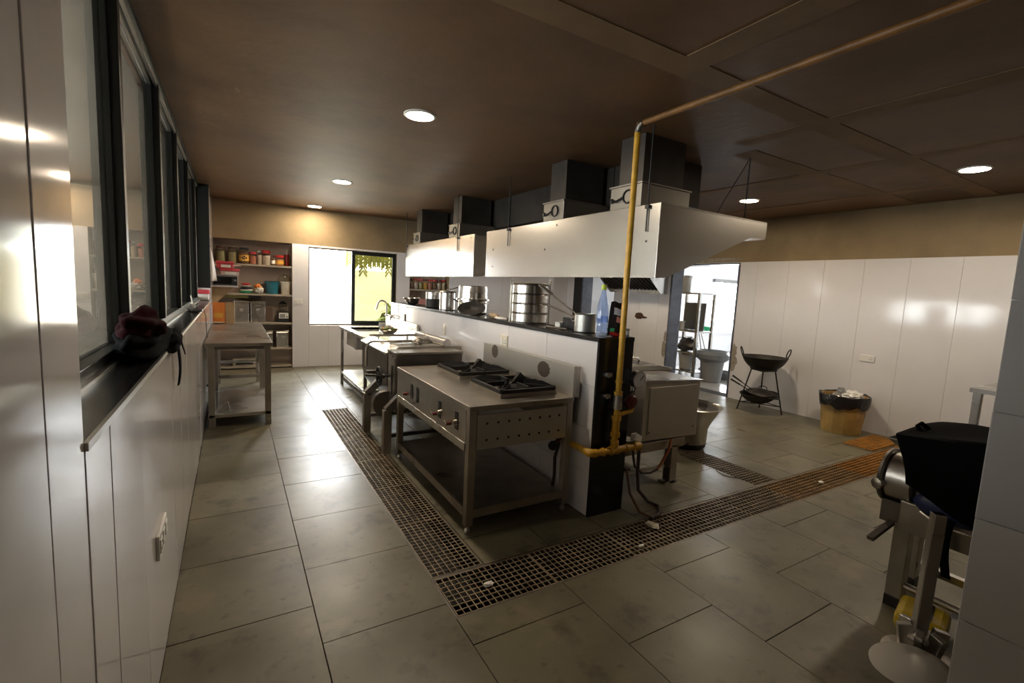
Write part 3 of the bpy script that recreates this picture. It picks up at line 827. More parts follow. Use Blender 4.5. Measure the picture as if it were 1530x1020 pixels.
for y in (3.07, 2.80):
    MB().cyl((SX0 + .004, y, .70), (SX0 - .025, y, .70), .02, .015, n=14).build('gas_knob', OLDSTEEL, t)
MB().tube([(SX0 - .01, 3.74, .64), (SX0 - .02, 3.68, .625), (SX0 - .012, 3.6, .64)], .005, 6).build('pilot_pipe', DARKSTEEL, t)
# perforated end panel
ep = B((SX0 + .06, SY0 + .004, .56), (SX1 - .06, SY0 + .018, .79)).build('end_panel', BRUSHED, t, smooth=0, bevel=.002)
for r_ in range(2):
    for k in range(8):
        x = SX0 + .13 + k * .082; zz = .62 + r_ * .11
        MB().cyl((x, SY0 + .0025, zz), (x, SY0 + .006, zz), .009, n=10).build('vent_hole', BLACK, ep)
B((SX0 + .05, SY1 - .018, .60), (SX1 - .05, SY1 - .004, .80)).build('end_panel', OLDSTEEL, t, smooth=0)
B((SX1 - .02, SY0 + .06, .60), (SX1 - .004, SY1 - .06, .815)).build('rear_panel', DARKSTEEL, t, smooth=0)
B((SX0 + .02, SY0 + .02, .13), (SX1 - .02, SY1 - .02, .155)).build('lower_shelf', OLDSTEEL, t, smooth=0, bevel=.004)
B((SX0 + .012, SY0 + .056, .10), (SX0 + .03, SY1 - .056, .158)).build('shelf_rail', STEEL, t, smooth=0)
B((SX0 + .056, SY0 + .012, .10), (SX1 - .056, SY0 + .03, .158)).build('shelf_rail', OLDSTEEL, t, smooth=0)
B((SX1 - .02, SY0, .85), (SX1 + .0, SY1 - .12, 1.075)).build('backsplash', BRUSHED, t, smooth=0, bevel=.003)
B((SX1 + .0, SY0, .85), (SX1 + .04, SY0 + .03, 1.07)).build('splash_stay', OLDSTEEL, t, smooth=0)
for (y, z, ry, rz) in ((2.98, .99, .085, .062), (3.78, 1.02, .06, .06)):
    q = MB()
    n = 24
    q.add([(SX1 - .0212, y, z)] + [(SX1 - .0206, y + ry * math.cos(2 * math.pi * k / n) * (1 + .08 * math.sin(3 * k)), z + rz * math.sin(2 * math.pi * k / n)) for k in range(n)], [(0, 1 + k, 1 + (k + 1) % n) for k in range(n)])
    q.build('scorch_mark', SCORCH, t)
def burner(yc, xc=1.80, hw_=.245, hd=.235):
    z = .85
    tr = MB(); frame = [(xc - hd, yc - hw_), (xc + hd, yc - hw_), (xc + hd, yc + hw_), (xc - hd, yc + hw_)]
    w = .022
    tr.box((xc - hd, yc - hw_, z), (xc + hd, yc - hw_ + w, z + .03)).box((xc - hd, yc + hw_ - w, z), (xc + hd, yc + hw_, z + .03))
    tr.box((xc - hd, yc - hw_ + w, z), (xc - hd + w, yc + hw_ - w, z + .03)).box((xc + hd - w, yc - hw_ + w, z), (xc + hd, yc + hw_ - w, z + .03))
    tr.box((xc - hd + w, yc - hw_ + w, z), (xc + hd - w, yc + hw_ - w, z + .006))
    f = tr.build('burner_tray', OLDSTEEL, t, smooth=0, bevel=.002)
    ps = MB()
    for (sx, sy) in ((-1, -1), (1, -1), (1, 1), (-1, 1)):
        a = Vector((xc + sx * (hd - .01), yc + sy * (hw_ - .01), z + .045)); b = Vector((xc + sx * .06, yc + sy * .06, z + .04))
        ps.bar(a, b, .022, .03)
        ps.add([tuple(a + Vector((0, 0, .01))), tuple(b + Vector((0, 0, .0))), tuple(b + Vector((0, 0, .05))), tuple(a * .6 + b * .4 + Vector((0, 0, .045)))], [(0, 1, 2, 3)])
    for (p, q_) in (((-1, -1), (1, -1)), ((1, -1), (1, 1)), ((1, 1), (-1, 1)), ((-1, 1), (-1, -1))):
        ps.bar((xc + p[0] * (hd - .012), yc + p[1] * (hw_ - .012), z + .042), (xc + q_[0] * (hd - .012), yc + q_[1] * (hw_ - .012), z + .042), .024, .026)
    # peaked fins rising to the pot ring
    for (sx, sy) in ((-1, 0), (1, 0), (0, -1), (0, 1)):
        a = Vector((xc + sx * (hd - .02), yc + sy * (hw_ - .02), z + .05)); b = Vector((xc + sx * .07, yc + sy * .07, z + .05))
        ps.bar(a, b, .014, .035)
    ps.add([(xc - .02, yc - .01, z + .04), (xc + .16, yc - .01, z + .04), (xc + .07, yc, z + .125), (xc + .05, yc + .02, z + .125)], [(0, 1, 2), (0, 2, 3), (0, 3, 1), (1, 3, 2)])
    ps.build('pan_support', IRON, f, smooth=20)
    MB().lathe([(.09, .006), (.10, .012), (.10, .03), (.075, .04), (.03, .042)], (xc, yc, z), 20).build('burner_ring', IRON, f)
burner(2.98)
burner(3.66)
h = MB().tube([(2.02, 2.70, .57), (2.03, 2.66, .50), (2.0, 2.66, .40), (2.02, 2.68, .25), (2.04, 2.72, .16)], .012, 8).build('gas_hose', HOSE, t)
MB().lathe([(0, 0), (.035, .003), (.035, .012), (0, .016)], (1.96, 2.64, .50), 10, axis=(-.6, -1, 0)).build('hose_valve', BLACK, t)
MB().tube([(1.96, 2.64, .5), (2.03, 2.66, .53), (2.04, 2.66, .56)], .014, 8).build('valve_body', REDPAINT, t)

# ================================================================== TILTING PAN (left of half wall)
t = thing('tilting_pan', 'steel tilting braising pan with black handwheel between stove and sink', 'braising pan', (1.65, 4.8, 0))
B((1.335, 4.36, .42), (2.02, 4.62, .935)).build('gear_housing', DARKSTEEL, t, smooth=0, bevel=.006)
B((1.325, 4.352, .915), (2.03, 4.63, .94)).build('housing_cap', OLDSTEEL, t, smooth=0, bevel=.004)
MB().prism([(1.325, .40), (1.325, .90), (1.335, .90), (1.335, .40)], 'y', 4.37, 4.60).build('side_cover', OLDSTEEL, t, smooth=0)
B((1.318, 4.45, .52), (1.326, 4.475, .80)).build('cover_slot', BLACK, t, smooth=0)
# pan body with rounded belly
prof = [(1.33, .88), (1.33, .58), (1.36, .46), (1.43, .37), (1.55, .33), (1.80, .33), (1.95, .38), (2.03, .48), (2.05, .6), (2.05, .88)]
MB().prism(prof, 'y', 4.66, 5.72).build('pan_body', DARKSTEEL, t, smooth=40, bevel=.005)
MB().prism([(1.31, .88), (1.31, .90), (1.45, .955), (1.95, .965), (2.06, .90), (2.06, .88)], 'y', 4.65, 5.73).build('lid', STEEL, t, smooth=0, bevel=.005)

for y in (4.27, 5.04):
    lg = B((1.19, y - .035, .0), (1.265, y + .035, .42)).build('pedestal', OLDSTEEL, t, smooth=0, bevel=.004)
    MB().bar((1.225, y, .41), (1.42, y, .60), .07, .07, (0, 1, 0)).build('gusset', OLDSTEEL, t, smooth=0)
    B((1.265, y - .015, .15), (1.95, y + .015, .185)).build('stretcher', DARKSTEEL, t, smooth=0)
    B((1.95, y - .03, 0), (2.01, y + .03, .42)).build('rear_leg', DARKSTEEL, t, smooth=0)
B((1.30, 4.24, .385), (1.98, 4.31, .425)).build('saddle', DARKSTEEL, t, smooth=0)
MB().lathe([(0, -.05), (.13, -.05), (.14, 0), (.13, .05), (0, .05)], (1.31, 4.60, .40), 20, axis=(0.15, 1, 0)).build('gear_cover', DARKSTEEL, t)
MB().tube([(1.34, 4.56, .68), (1.12, 4.66, .685)], .012, 8).build('wheel_shaft', BLACK, t)
wh = MB().tube([(1.235 + .0 * k, 4.60 + .085 * math.cos(2 * math.pi * k / 20), .68 + .085 * math.sin(2 * math.pi * k / 20)) for k in range(20)], .012, 8, closed=True).build('handwheel', BLACK, t)
for k in range(3):
    a = 2 * math.pi * k / 3 + .4
    MB().tube([(1.235, 4.60, .68), (1.235, 4.60 + .085 * math.cos(a), .68 + .085 * math.sin(a))], .009, 6).build('wheel_spoke', BLACK, wh)
MB().cyl((1.22, 4.60, .68), (1.29, 4.58, .68), .025, n=12).build('wheel_hub', BLACK, wh)
# lid rails
MB().tube([(1.20, 4.98, .72), (1.20, 4.98, .90), (1.215, 4.98, .95), (1.25, 4.98, .975), (2.02, 4.9, .985)], .014, 10).build('lid_rail', STEEL, t)
MB().tube([(1.32, 5.35, 1.0), (2.02, 5.3, 1.005)], .013, 10).build('lid_rail', STEEL, t)
for (x, y) in ((1.42, 5.34), (1.75, 5.32)):
    MB().cyl((x, y, .95), (x, y, 1.0), .009, n=8).build('rail_post', STEEL, t)
for (x, y) in ((1.45, 4.96), (1.75, 4.93)):
    MB().cyl((x, y, .94), (x, y, .975), .009, n=8).build('rail_post', STEEL, t)
MB().cyl((1.88, 5.32, 1.01), (1.96, 4.62, .99), .045, n=18).build('counterweight', STEEL, t)
B((1.93, 4.60, .84), (2.12, 4.68, .96)).build('hinge_bracket', OLDSTEEL, t, smooth=0)
MB().blob((1.70, 4.80, .99), (.06, .05, .035), 5, .2).build('hinge_block', OLDSTEEL, t)
B((1.22, 4.99, .60), (1.33, 5.06, .66)).build('trunnion', DARKSTEEL, t, smooth=0)
MB().tube([(1.45, 4.5, .42), (1.5, 4.45, .30), (1.62, 4.42, .26), (1.75, 4.43, .27)], .016, 8).build('drain_pipe', OLDSTEEL, t)

# ================================================================== SINK TABLE
t = thing('sink_table', 'steel sink table with lower shelf under the back window', 'sink', (1.8, 6.8, 0))
X0, X1, Y0, Y1, ZT = 1.41, 2.14, 6.03, 7.58, .90
mb = MB()
for r_ in subtract([(X0, X1, Y0, Y1)], (1.50, 2.02, 6.75, 7.40)): mb.box((r_[0], r_[2], ZT - .035), (r_[1], r_[3], ZT))
mb.build('worktop', STEEL, t, smooth=0)
mb = MB(); bx0, bx1, by0, by1, bz = 1.50, 2.02, 6.75, 7.40, .64
mb.box((bx0 - .008, by0 - .008, bz), (bx1 + .008, by1 + .008, bz + .008))
mb.box((bx0 - .008, by0 - .008, bz), (bx0, by1 + .008, ZT - .002)).box((bx1, by0 - .008, bz), (bx1 + .008, by1 + .008, ZT - .002))
mb.box((bx0, by0 - .008, bz), (bx1, by0, ZT - .002)).box((bx0, by1, bz), (bx1, by1 + .008, ZT - .002))
mb.build('basin', STEEL, t, smooth=0, bevel=.003)
B((X1 - .012, Y0, ZT), (X1, Y1, ZT + .16)).build('splashback', STEEL, t, smooth=0)
B((X1 - .03, Y0 - .004, ZT - .035), (X1 + .005, Y0, ZT + .16)).build('splash_end', OLDSTEEL, t, smooth=0)
for (x, y) in ((X0 + .04, Y0 + .03), (X1 - .05, Y0 + .03), (X0 + .04, Y1 - .03), (X1 - .05, Y1 - .03)):
    B((x - .02, y - .02, 0), (x + .02, y + .02, ZT - .035)).build('leg', STEEL, t, smooth=0, bevel=.003)
B((X0 + .02, Y0 + .01, .17), (X1 - .03, Y1 - .01, .205)).build('lower_shelf', STEEL, t, smooth=0, bevel=.003)
B((X0 + .03, Y0 + .05, .08), (X0 + .05, Y1 - .05, .12)).build('foot_rail', DARKSTEEL, t, smooth=0)

t = thing('wall_tap', 'chrome gooseneck tap on the half wall above the sink', 'tap', (2.15, 7.34, 1.1))
MB().tube([(2.10, 7.46, 1.09), (2.10, 7.20, 1.085)], .016, 10).build('tap_body', STEEL, t)
MB().tube([(2.165, 7.34, 1.09), (2.10, 7.34, 1.09), (2.07, 7.34, 1.10), (2.07, 7.34, 1.25)] + [(2.07 - .07 + .07 * math.cos(R(a)), 7.34, 1.25 + .07 * math.sin(R(a))) for a in range(20, 181, 20)] + [(1.92, 7.34, 1.21), (1.905, 7.34, 1.18)], .013, 10).build('spout', STEEL, t)
for y in (7.49, 7.18):
    MB().lathe([(.02, 0), (.024, .01), (.012, .03)], (2.10, y, 1.08), 10, axis=(0, 1 if y > 7.3 else -1, 0)).build('tap_handle', STEEL, t)
MB().cyl((2.10, 7.22, 1.02), (2.10, 7.22, 1.08), .012, n=8).build('outlet', STEEL, t)

t = thing('steel_mug', 'small steel mug standing on the sink table', 'mug', (1.83, 6.68, .9))
MB().lathe([(.04, 0), (.045, .01), (.05, .13), (.047, .13), (.042, .012), (0, .012)], (1.83, 6.68, .9), 20, cap=False).build('cup', STEEL, t)
MB().tube([(1.878, 6.66, 1.0), (1.92, 6.65, .99), (1.92, 6.65, .94), (1.876, 6.66, .93)], .007, 8).build('handle', STEEL, t)
t = thing('vegetable_bowl', 'bowl heaped with orange and grey vegetable scraps on the sink table', 'bowl', (1.84, 6.42, .9))
MB().lathe([(.07, 0), (.10, .02), (.13, .055), (.126, .055), (.095, .022), (0, .01)], (1.84, 6.42, .9), 24, cap=False).build('bowl', OLDSTEEL, t)
random.seed(11)
for k in range(26):
    a = random.uniform(0, 6.28); rr = random.uniform(0, .105)
    mb = MB().blob((1.84 + rr * math.cos(a), 6.42 + rr * math.sin(a), .955 + (.11 - rr) * .45), (.03, .03, .02), k, .3, 8, 6)
    mb.build('scrap', [FLOWER1, CREAM, GREYPL, FLOWER1, LEAF][k % 5], t)

# ================================================================== LEFT WORK TABLE
t = thing('work_table', 'long steel work table against the left wall under the window', 'table', (.06, 6.9, 0))
TX0, TX1, TY0, TY1 = -.255, .365, 5.62, 8.08
B((TX0, TY0, .862), (TX1, TY1, .90)).build('table_top', OLDSTEEL, t, smooth=0, bevel=.004)
B((TX0 + .03, TY0 + .02, .83), (TX1 - .03, TY0 + .05, .862)).build('apron', DARKSTEEL, t, smooth=0)
for y in (TY0 + .03, 6.85, TY1 - .04):
    for x in (TX0 + .055, TX1 - .05):
        B((x - .03, y - .02, 0), (x + .03, y + .02, .862)).build('leg', OLDSTEEL, t, smooth=0, bevel=.003)
for y in (6.85, TY1 - .04):
    B((TX0 + .085, y - .012, .30), (TX1 - .08, y + .012, .34)).build('cross_rail', STEEL, t, smooth=0)
B((TX0 + .02, TY0 + .01, .115), (TX1 - .02, 7.0, .15)).build('lower_shelf', STEEL, t, smooth=0, bevel=.003)
B((TX1 - .06, 6.9, .25), (TX1 - .04, 8.0, .29)).build('side_rail', STEEL, t, smooth=0)
B((TX0 + .01, TY0 + .03, .45), (TX0 + .075, TY0 + .055, .475)).build('stop_block', BLACK, t, smooth=0)
tag(MB().tube([(-.16, 5.75, .157), (-.12, 5.76, .21), (-.09, 5.8, .235), (-.06, 5.84, .225), (-.05, 5.86, .155)], .009, 8).build('bent_steel_strap', STEEL, None, (-.1, 5.8, .15)), 'small bent shiny strap lying on the work table lower shelf', 'strap')
t = thing('paper_tray', 'dark narrow box pushed under the work table by the back shelves', 'box', (.12, 9.0, .045))
B((-.02, 9.26, .046), (.33, 9.5, .17)).build('box_body', SHELF, t, smooth=0, bevel=.004)
B((.03, 9.255, .07), (.29, 9.262, .13)).build('box_opening', BLACK, t, smooth=0)

# ================================================================== THINGS ON THE HALF WALL
TOP = 1.295
def bowlprof(r, h, th=.003):
    return [(r * .45, 0), (r * .75, h * .25), (r, h), (r - th, h), (r * .72, h * .27), (0, th)]
t = thing('steel_bowl', 'small steel mixing bowl at the far end of the granite top', 'bowl', (2.30, 6.82, TOP))
MB().lathe(bowlprof(.125, .095), (2.30, 6.82, TOP), 24, cap=False).build('bowl_body', STEEL, t)
MB().tube([(2.30 + .126 * math.cos(2 * math.pi * k / 24), 6.82 + .126 * math.sin(2 * math.pi * k / 24), TOP + .095) for k in range(24)], .004, 6, closed=True).build('rim', STEEL, t)
t = thing('soot_blackened_pot', 'steel pot with soot blackened bottom half on the granite top', 'pot', (2.32, 6.0, TOP))
MB().lathe([(.085, 0), (.098, .01), (.10, .115), (.10, .12)], (2.32, 6.0, TOP), 24).build('lower_body', IRON, t)
MB().lathe([(.1005, .12), (.1005, .205), (.106, .21), (.098, .212), (.096, .125), (0, .124)], (2.32, 6.0, TOP), 24, cap=False).build('upper_body', STEEL, t)
for s in (-1, 1):
    MB().tube([(2.32 + .02, 6.0 + s * .10, TOP + .17), (2.32 + .02, 6.0 + s * .135, TOP + .165), (2.32 - .03, 6.0 + s * .135, TOP + .165), (2.32 - .03, 6.0 + s * .10, TOP + .17)], .006, 6).build('handle', STEEL, t)
t = thing('tall_stock_pot', 'tall bright steel stock pot with a ladle across its rim', 'pot', (2.33, 5.53, TOP))
MB().lathe([(.093, 0), (.1, .008), (.1, .215), (.107, .222), (.098, .224), (.096, .01), (0, .008)], (2.33, 5.53, TOP), 28, cap=False).build('pot_body', STEEL, t)
MB().tube([(2.33 - .02, 5.53 - .107, TOP + .15), (2.33 - .02, 5.53 - .107, TOP + .05)], .004, 6).build('seam_rod', STEEL, t)
MB().lathe([(0, 0), (.108, .0), (.1, .012), (0, .018)], (2.33, 5.53, TOP + .225), 24).build('lid', OLDSTEEL, t)
tag(MB().tube([(2.34, 5.60, TOP + .251), (2.33, 5.50, TOP + .256), (2.36, 5.30, TOP + .290)], [.006, .007, .008], 8).build('ladle_handle', BLACK, None, (2.34, 5.5, TOP + .247)), 'black ladle handle lying on the tall stock pot lid', 'ladle')
t = thing('double_steel_container', 'wide steel container topped by an inverted one on the granite top', 'container', (2.37, 4.86, TOP))
MB().lathe([(.15, 0), (.168, .02), (.172, .15), (.195, .155), (.195, .16), (.168, .16)], (2.36, 4.86, TOP), 32).build('lower_container', STEEL, t)
MB().lathe([(.195, .165), (.195, .172), (.172, .178), (.166, .31), (.155, .318), (0, .32)], (2.36, 4.86, TOP), 32).build('upper_container', STEEL, t)
MB().lathe([(.176, .118), (.180, .123), (.176, .128)], (2.36, 4.86, TOP), 32, cap=False).build('rim_band', OLDSTEEL, t)
for s in (-1, 1):
    MB().tube([(2.26, 4.86 + s * .135, TOP + .17), (2.25, 4.86 + s * .15, TOP + .25), (2.26, 4.86 + s * .13, TOP + .305)], .005, 6).build('wire_handle', STEEL, t)
t = thing('flat_pan', 'black shallow pan leaning against the wide steel container', 'pan', (2.24, 4.72, TOP))
MB().lathe([(0, 0), (.12, .004), (.15, .02), (.147, .024), (.118, .01), (0, .006)], (2.205, 4.57, TOP + .06), 24, axis=(-.25, -.35, .9), cap=False).build('pan_dish', IRON, t, solid=.002)
MB().bar((2.21, 4.75, TOP + .09), (2.19, 5.03, TOP + .155), .02, .012).build('pan_handle', IRON, t, smooth=0)
t = thing('rolling_pin', 'wooden rolling pin on the granite top beside the tiffin carrier', 'rolling pin', (2.30, 4.20, TOP))
MB().lathe([(.012, -.17), (.014, -.12), (.024, -.11), (.026, 0), (.024, .11), (.014, .12), (.012, .17)], (2.26, 4.16, TOP + .0265), 14, axis=(.25, 1, 0)).build('roller', WOOD, t)
t = thing('folded_white_cloth', 'white folded cloth beside the tiffin carrier foot', 'cloth', (2.22, 3.95, TOP))
MB().blob((2.21, 3.93, TOP + .018), (.045, .09, .016), 2, .15).build('cloth_fold', WHITE, t)
# tiffin carrier
t = thing('tiffin_carrier', 'large four tier steel tiffin carrier held in a side frame', 'tiffin carrier', (2.33, 3.62, TOP))
for k in range(4):
    z0 = k * .085 + .012
    MB().lathe([(.15, z0), (.163, z0 + .006), (.163, z0 + .074), (.170, z0 + .08), (.163, z0 + .085)], (2.33, 3.62, TOP), 32).build('tier', STEEL, t)
MB().lathe([(.168, .352), (.17, .358), (.15, .366), (0, .37)], (2.33, 3.62, TOP), 32).build('lid', STEEL, t)
for s in (-1, 1):
    MB().bar((2.33 + s * .150, 3.62 - s * .096, TOP), (2.33 + s * .150, 3.62 - s * .096, TOP + .385), .016, .008).build('side_strap', ALU, t, smooth=0)
    MB().lathe([(.006, 0), (.011, .01), (.006, .022)], (2.33 + s * .150, 3.62 - s * .096, TOP + .38), 8).build('strap_knob', ALU, t)
MB().lathe([(.15, 0), (.165, .002), (.165, .011), (.15, .012)], (2.33, 3.62, TOP), 32).build('base_plate', DARKSTEEL, t)
# aluminium pot with ladles
t = thing('aluminium_pot', 'small dull aluminium pot with two long ladles in it', 'pot', (2.335, 2.82, TOP))
MB().lathe([(.075, 0), (.084, .008), (.085, .135), (.093, .142), (.083, .144), (.081, .01), (0, .008)], (2.335, 2.82, TOP), 28, cap=False).build('pot_body', mat('dull_aluminium', (.50, .49, .46), .42, metal=1.0), t)
MB().tube([(2.30, 2.90, TOP + .115), (2.27, 2.925, TOP + .10), (2.29, 2.93, TOP + .075), (2.30, 2.90, TOP + .085)], .006, 6).build('handle', OLDSTEEL, t)
for (p0, p1, lab, hd) in (((2.325, 2.845, TOP + .10), (2.30, 3.36, TOP + .325), 'long dark ladle slanting up out of the aluminium pot, upper one', 1), ((2.325, 2.83, TOP + .09), (2.26, 3.30, TOP + .20), 'long dark ladle slanting out of the aluminium pot, lower one', 0)):
    l = thing('long_ladle', lab, 'ladle', p0)
    MB().tube([p0, tuple((Vector(p0) + Vector(p1)) / 2), p1], [.006, .007, .009], 8).build('handle', DARKSTEEL, l)
    d = (Vector(p1) - Vector(p0)).normalized()
    if hd: MB().bar(tuple(Vector(p1) - d * .12), tuple(Vector(p1) + d * .06), .04, .012).build('blade', DARKSTEEL, l, smooth=0)
    else: MB().lathe([(0, 0), (.03, .006), (.04, .02), (.037, .02), (0, .004)], tuple(Vector(p0) + Vector((0, 0, -.03))), 14, cap=False).build('cup', DARKSTEEL, l)
t = thing('black_box', 'small black box with white packet on the granite top', 'box', (2.44, 3.12, TOP))
B((2.40, 3.02, TOP + .001), (2.48, 3.20, TOP + .088)).build('box_body', BLACK, t, smooth=0, bevel=.003)
B((2.38, 3.21, TOP + .001), (2.46, 3.28, TOP + .045)).build('white_packet', WHITE, t, smooth=0, bevel=.004)
tag(MB().tube([(2.24, 2.93, TOP + .012), (2.23, 3.12, TOP + .012), (2.24, 3.2, TOP + .011)], .010, 8).build('dark_spoon', DARKSTEEL, None, (2.24, 3.0, TOP)), 'dark spoon lying flat beside the aluminium pot', 'spoon')
# blue water bottle
t = thing('water_bottle', 'tall blue plastic water bottle with lime green cap', 'bottle', (2.27, 2.56, TOP))
MB().lathe([(.036, 0), (.042, .008), (.043, .03), (.041, .035), (.043, .06), (.041, .065), (.043, .10), (.043, .17), (.039, .21), (.026, .27), (.017, .305), (.0165, .33), (.016, .33)], (2.27, 2.56, TOP), 24).build('bottle_body', BLUEPET, t)
MB().lathe([(.0175, .328), (.0185, .33), (.0185, .362), (.016, .366), (0, .367)], (2.27, 2.56, TOP), 18).build('cap', LIME, t)
MB().lathe([(.0435, .10), (.0438, .105), (.0438, .14), (.0435, .145)], (2.27, 2.56, TOP), 24, cap=False).build('label_band', BLUEPET, t)
# snack packet
t = thing('snack_packet', 'black and red foil snack packet standing behind the blue bottle', 'packet', (2.385, 2.53, TOP))
def pk(u, v, s):
    b = math.sin(math.pi * min(max(v, .02), .98)) ** .6 * math.sin(math.pi * min(max(u, .02), .98)) ** .6
    return Vector((2.30 + .12 * u + .02 * v, 2.53 - .035 * u + s * .028 * b, TOP + .002 + .245 * v + .006 * math.sin(9 * u)))
mb = MB(); mb.grid(lambda u, v: pk(u, v, -1), 10, 12); mb.grid(lambda u, v: pk(u, v, 1), 10, 12)
FOIL = mat('black_foil', (.02, .017, .018), .25, bump=.4, bump_scale=30)
mb.build('pouch', FOIL, t)
def patch(u0, u1, v0, v1, material, nm, shape=None):
    q = MB()
    q.grid(lambda u, v: pk(u0 + (u1 - u0) * u, v0 + (v1 - v0) * v, -1) + Vector((0, -.0015, 0)), 6, 6)
    q.build(nm, material, t)
patch(.15, .75, .62, .82, mat('silver_print', (.55, .55, .6), .3), 'top_print')
patch(.1, .8, .02, .12, RED, 'red_print')
patch(.08, .3, .12, .22, GREEN, 'green_print')
patch(.3, .75, .42, .58, mat('pink_print', (.6, .25, .2), .4), 'pink_print')
patch(.6, .85, .3, .42, CREAM, 'cream_print')
t = thing('small_tin', 'small pale tin at the granite top corner behind the pipe', 'tin', (2.45, 2.50, TOP))
MB().lathe([(.02, 0), (.023, .004), (.023, .055), (.02, .06), (0, .06)], (2.455, 2.50, TOP), 16).build('tin_body', GREYPL, t)
MB().lathe([(.0234, .015), (.0234, .045)], (2.455, 2.50, TOP), 16, cap=False).build('tin_label', WHITE, t)

# sockets
def plate(label, c, w, h, face, material=CREAM, switches=2, nm='switch_plate', cat='switch'):
    t = thing(nm, label, cat, c)
    d = .012
    def bx(u0, u1, z0, z1, d0, d1):
        if face[0]: return B((c[0] + face[0] * d0, c[1] + u0, c[2] + z0), (c[0] + face[0] * d1, c[1] + u1, c[2] + z1))
        return B((c[0] + u0, c[1] + face[1] * d0, c[2] + z0), (c[0] + u1, c[1] + face[1] * d1, c[2] + z1))
    bx(-w / 2, w / 2, -h / 2, h / 2, 0, d).build('plate', material, t, smooth=0, bevel=.003)
    for k in range(switches):
        u = -w / 2 + w * (k + .5) / switches
        bx(u - w / switches * .3, u + w / switches * .3, -h * .28, h * .28, d, d + .004).build('rocker' if k else 'socket_face', WHITE, t, smooth=0, bevel=.002)
    for (du, dz) in ((0, .014), (-.012, -.01), (.012, -.01)):
        u = -w / 2 + w * .5 / switches
        bx(u + du - .004, u + du + .004, dz - .004, dz + .004, d + .004, d + .005).build('pin_hole', BLACK, t, smooth=0)
    return t
plate('cream double switch plate on the half wall above the stove', (2.165, 3.76, 1.11), .13, .12, (-1, 0))
plate('narrow wall socket on the half wall above the tilting pan', (2.165, 5.19, 1.08), .06, .13, (-1, 0), switches=1)
plate('black wall socket on the half wall above the sink', (2.165, 6.71, 1.10), .08, .12, (-1, 0), material=BLACK, switches=1)
plate('white socket and switch plate on the right tiled wall', (RW, 2.80, .94), .17, .085, (-1, 0), material=WHITE, switches=2)
plate('faint white socket plate on the back wall beside the window', (1.01, BW, 1.19), .14, .09, (0, -1), material=WHITE, switches=2)
plate('white switch plate low on the left tiled wall', (LW, 2.27, .53), .23, .10, (1, 0), material=WHITE, switches=3)
t = thing('burnt_socket', 'broken burnt brown socket on the wall behind the gas pipe', 'socket', (RW, 6.72, 1.18))
MB().blob((RW - .004, 6.78, 1.19), (.006, .11, .055), 4, .3, freq=4).build('scorched_plate', BROWNSTUFF, t)
MB().blob((RW - .008, 6.66, 1.17), (.008, .09, .018), 6, .3, freq=4).build('hanging_wires', BROWNSTUFF, t)

# ================================================================== STEEL BOILER right of the half wall
t = thing('steel_boiler', 'boxy steel boiling pan on legs beside the half wall end', 'boiling pan', (3.2, 3.0, 0))
body = MB().prism([(2.83, .42), (3.50, .40), (3.50, .885), (2.83, .915)], 'y', 2.62, 3.02).build('housing', BRUSHED, t, smooth=0, bevel=.006)
B((2.885, 2.612, .47), (3.455, 2.62, .86)).build('front_panel', BRUSHED, t, smooth=0, bevel=.003)
for (x, z) in ((2.90, .49), (3.44, .49)):
    MB().cyl((x, 2.609, z), (x, 2.613, z), .008, n=8).build('screw', DARKSTEEL, t)
MB().prism([(2.82, .915), (3.51, .885), (3.51, .898), (2.82, .928)], 'y', 2.605, 3.03).build('housing_cap', STEEL, t, smooth=0)
MB().prism([(2.70, .90), (2.70, .5), (2.78, .36), (3.5, .34), (3.62, .5), (3.62, .90)], 'y', 3.06, 4.3).build('pan_body', OLDSTEEL, t, smooth=0, bevel=.005)
MB().prism([(2.68, .905), (2.68, .92), (2.85, .955), (3.45, .955), (3.64, .92), (3.64, .905)], 'y', 3.05, 4.32).build('lid', STEEL, t, smooth=0, bevel=.004)
MB().tube([(2.75, 3.25, .96), (2.78, 3.25, 1.0), (3.30, 3.25, 1.0), (3.40, 3.27, .985), (3.44, 3.3, .955)], .013, 10).build('lid_rail', STEEL, t)
MB().cyl((3.06, 3.25, .955), (3.06, 3.25, 1.0), .009, n=8).build('rail_post', STEEL, t)
MB().tube([(2.9, 3.9, .96), (2.93, 3.9, 1.03), (3.15, 3.9, 1.04), (3.25, 3.92, 1.02), (3.28, 3.94, .955)], .013, 10).build('lid_rail', STEEL, t)
for (x, y) in ((3.25, 2.66), (2.62, 2.66), (3.25, 4.15), (2.72, 4.15)):
    B((x - .04, y - .04, 0), (x + .04, y + .04, .34)).build('leg', OLDSTEEL, t, smooth=0, bevel=.004)
B((3.16, 2.62, 0), (3.31, 2.70, .02)).build('foot_plate', STEEL, t, smooth=0)
B((2.60, 2.62, .32), (3.36, 2.72, .40)).build('base_beam', OLDSTEEL, t, smooth=0, bevel=.004)
B((2.66, 2.655, .14), (3.21, 2.675, .165)).build('stretcher', STEEL, t, smooth=0)
MB().bar((2.80, 2.70, .15), (3.0, 3.6, .18), .04, .03).build('stretcher', DARKSTEEL, t, smooth=0)
t = thing('gas_hose', 'dark rubber hose looping from the steel boiler to the floor drain', 'hose', (2.70, 2.55, 0))
MB().tube([(2.78, 2.60, .44), (2.76, 2.57, .36), (2.72, 2.53, .2), (2.70, 2.49, .09), (2.74, 2.42, .02), (2.76, 2.33, .014), (2.68, 2.25, .013), (2.56, 2.22, .013)], .014, 8).build('hose_run', HOSE, t)
MB().tube([(2.535, 2.47, .30), (2.54, 2.42, .12), (2.55, 2.32, .02), (2.57, 2.24, .013), (2.66, 2.23, .013)], .011, 8).build('hose_branch', mat('brown_hose', (.12, .06, .035), .5), t)
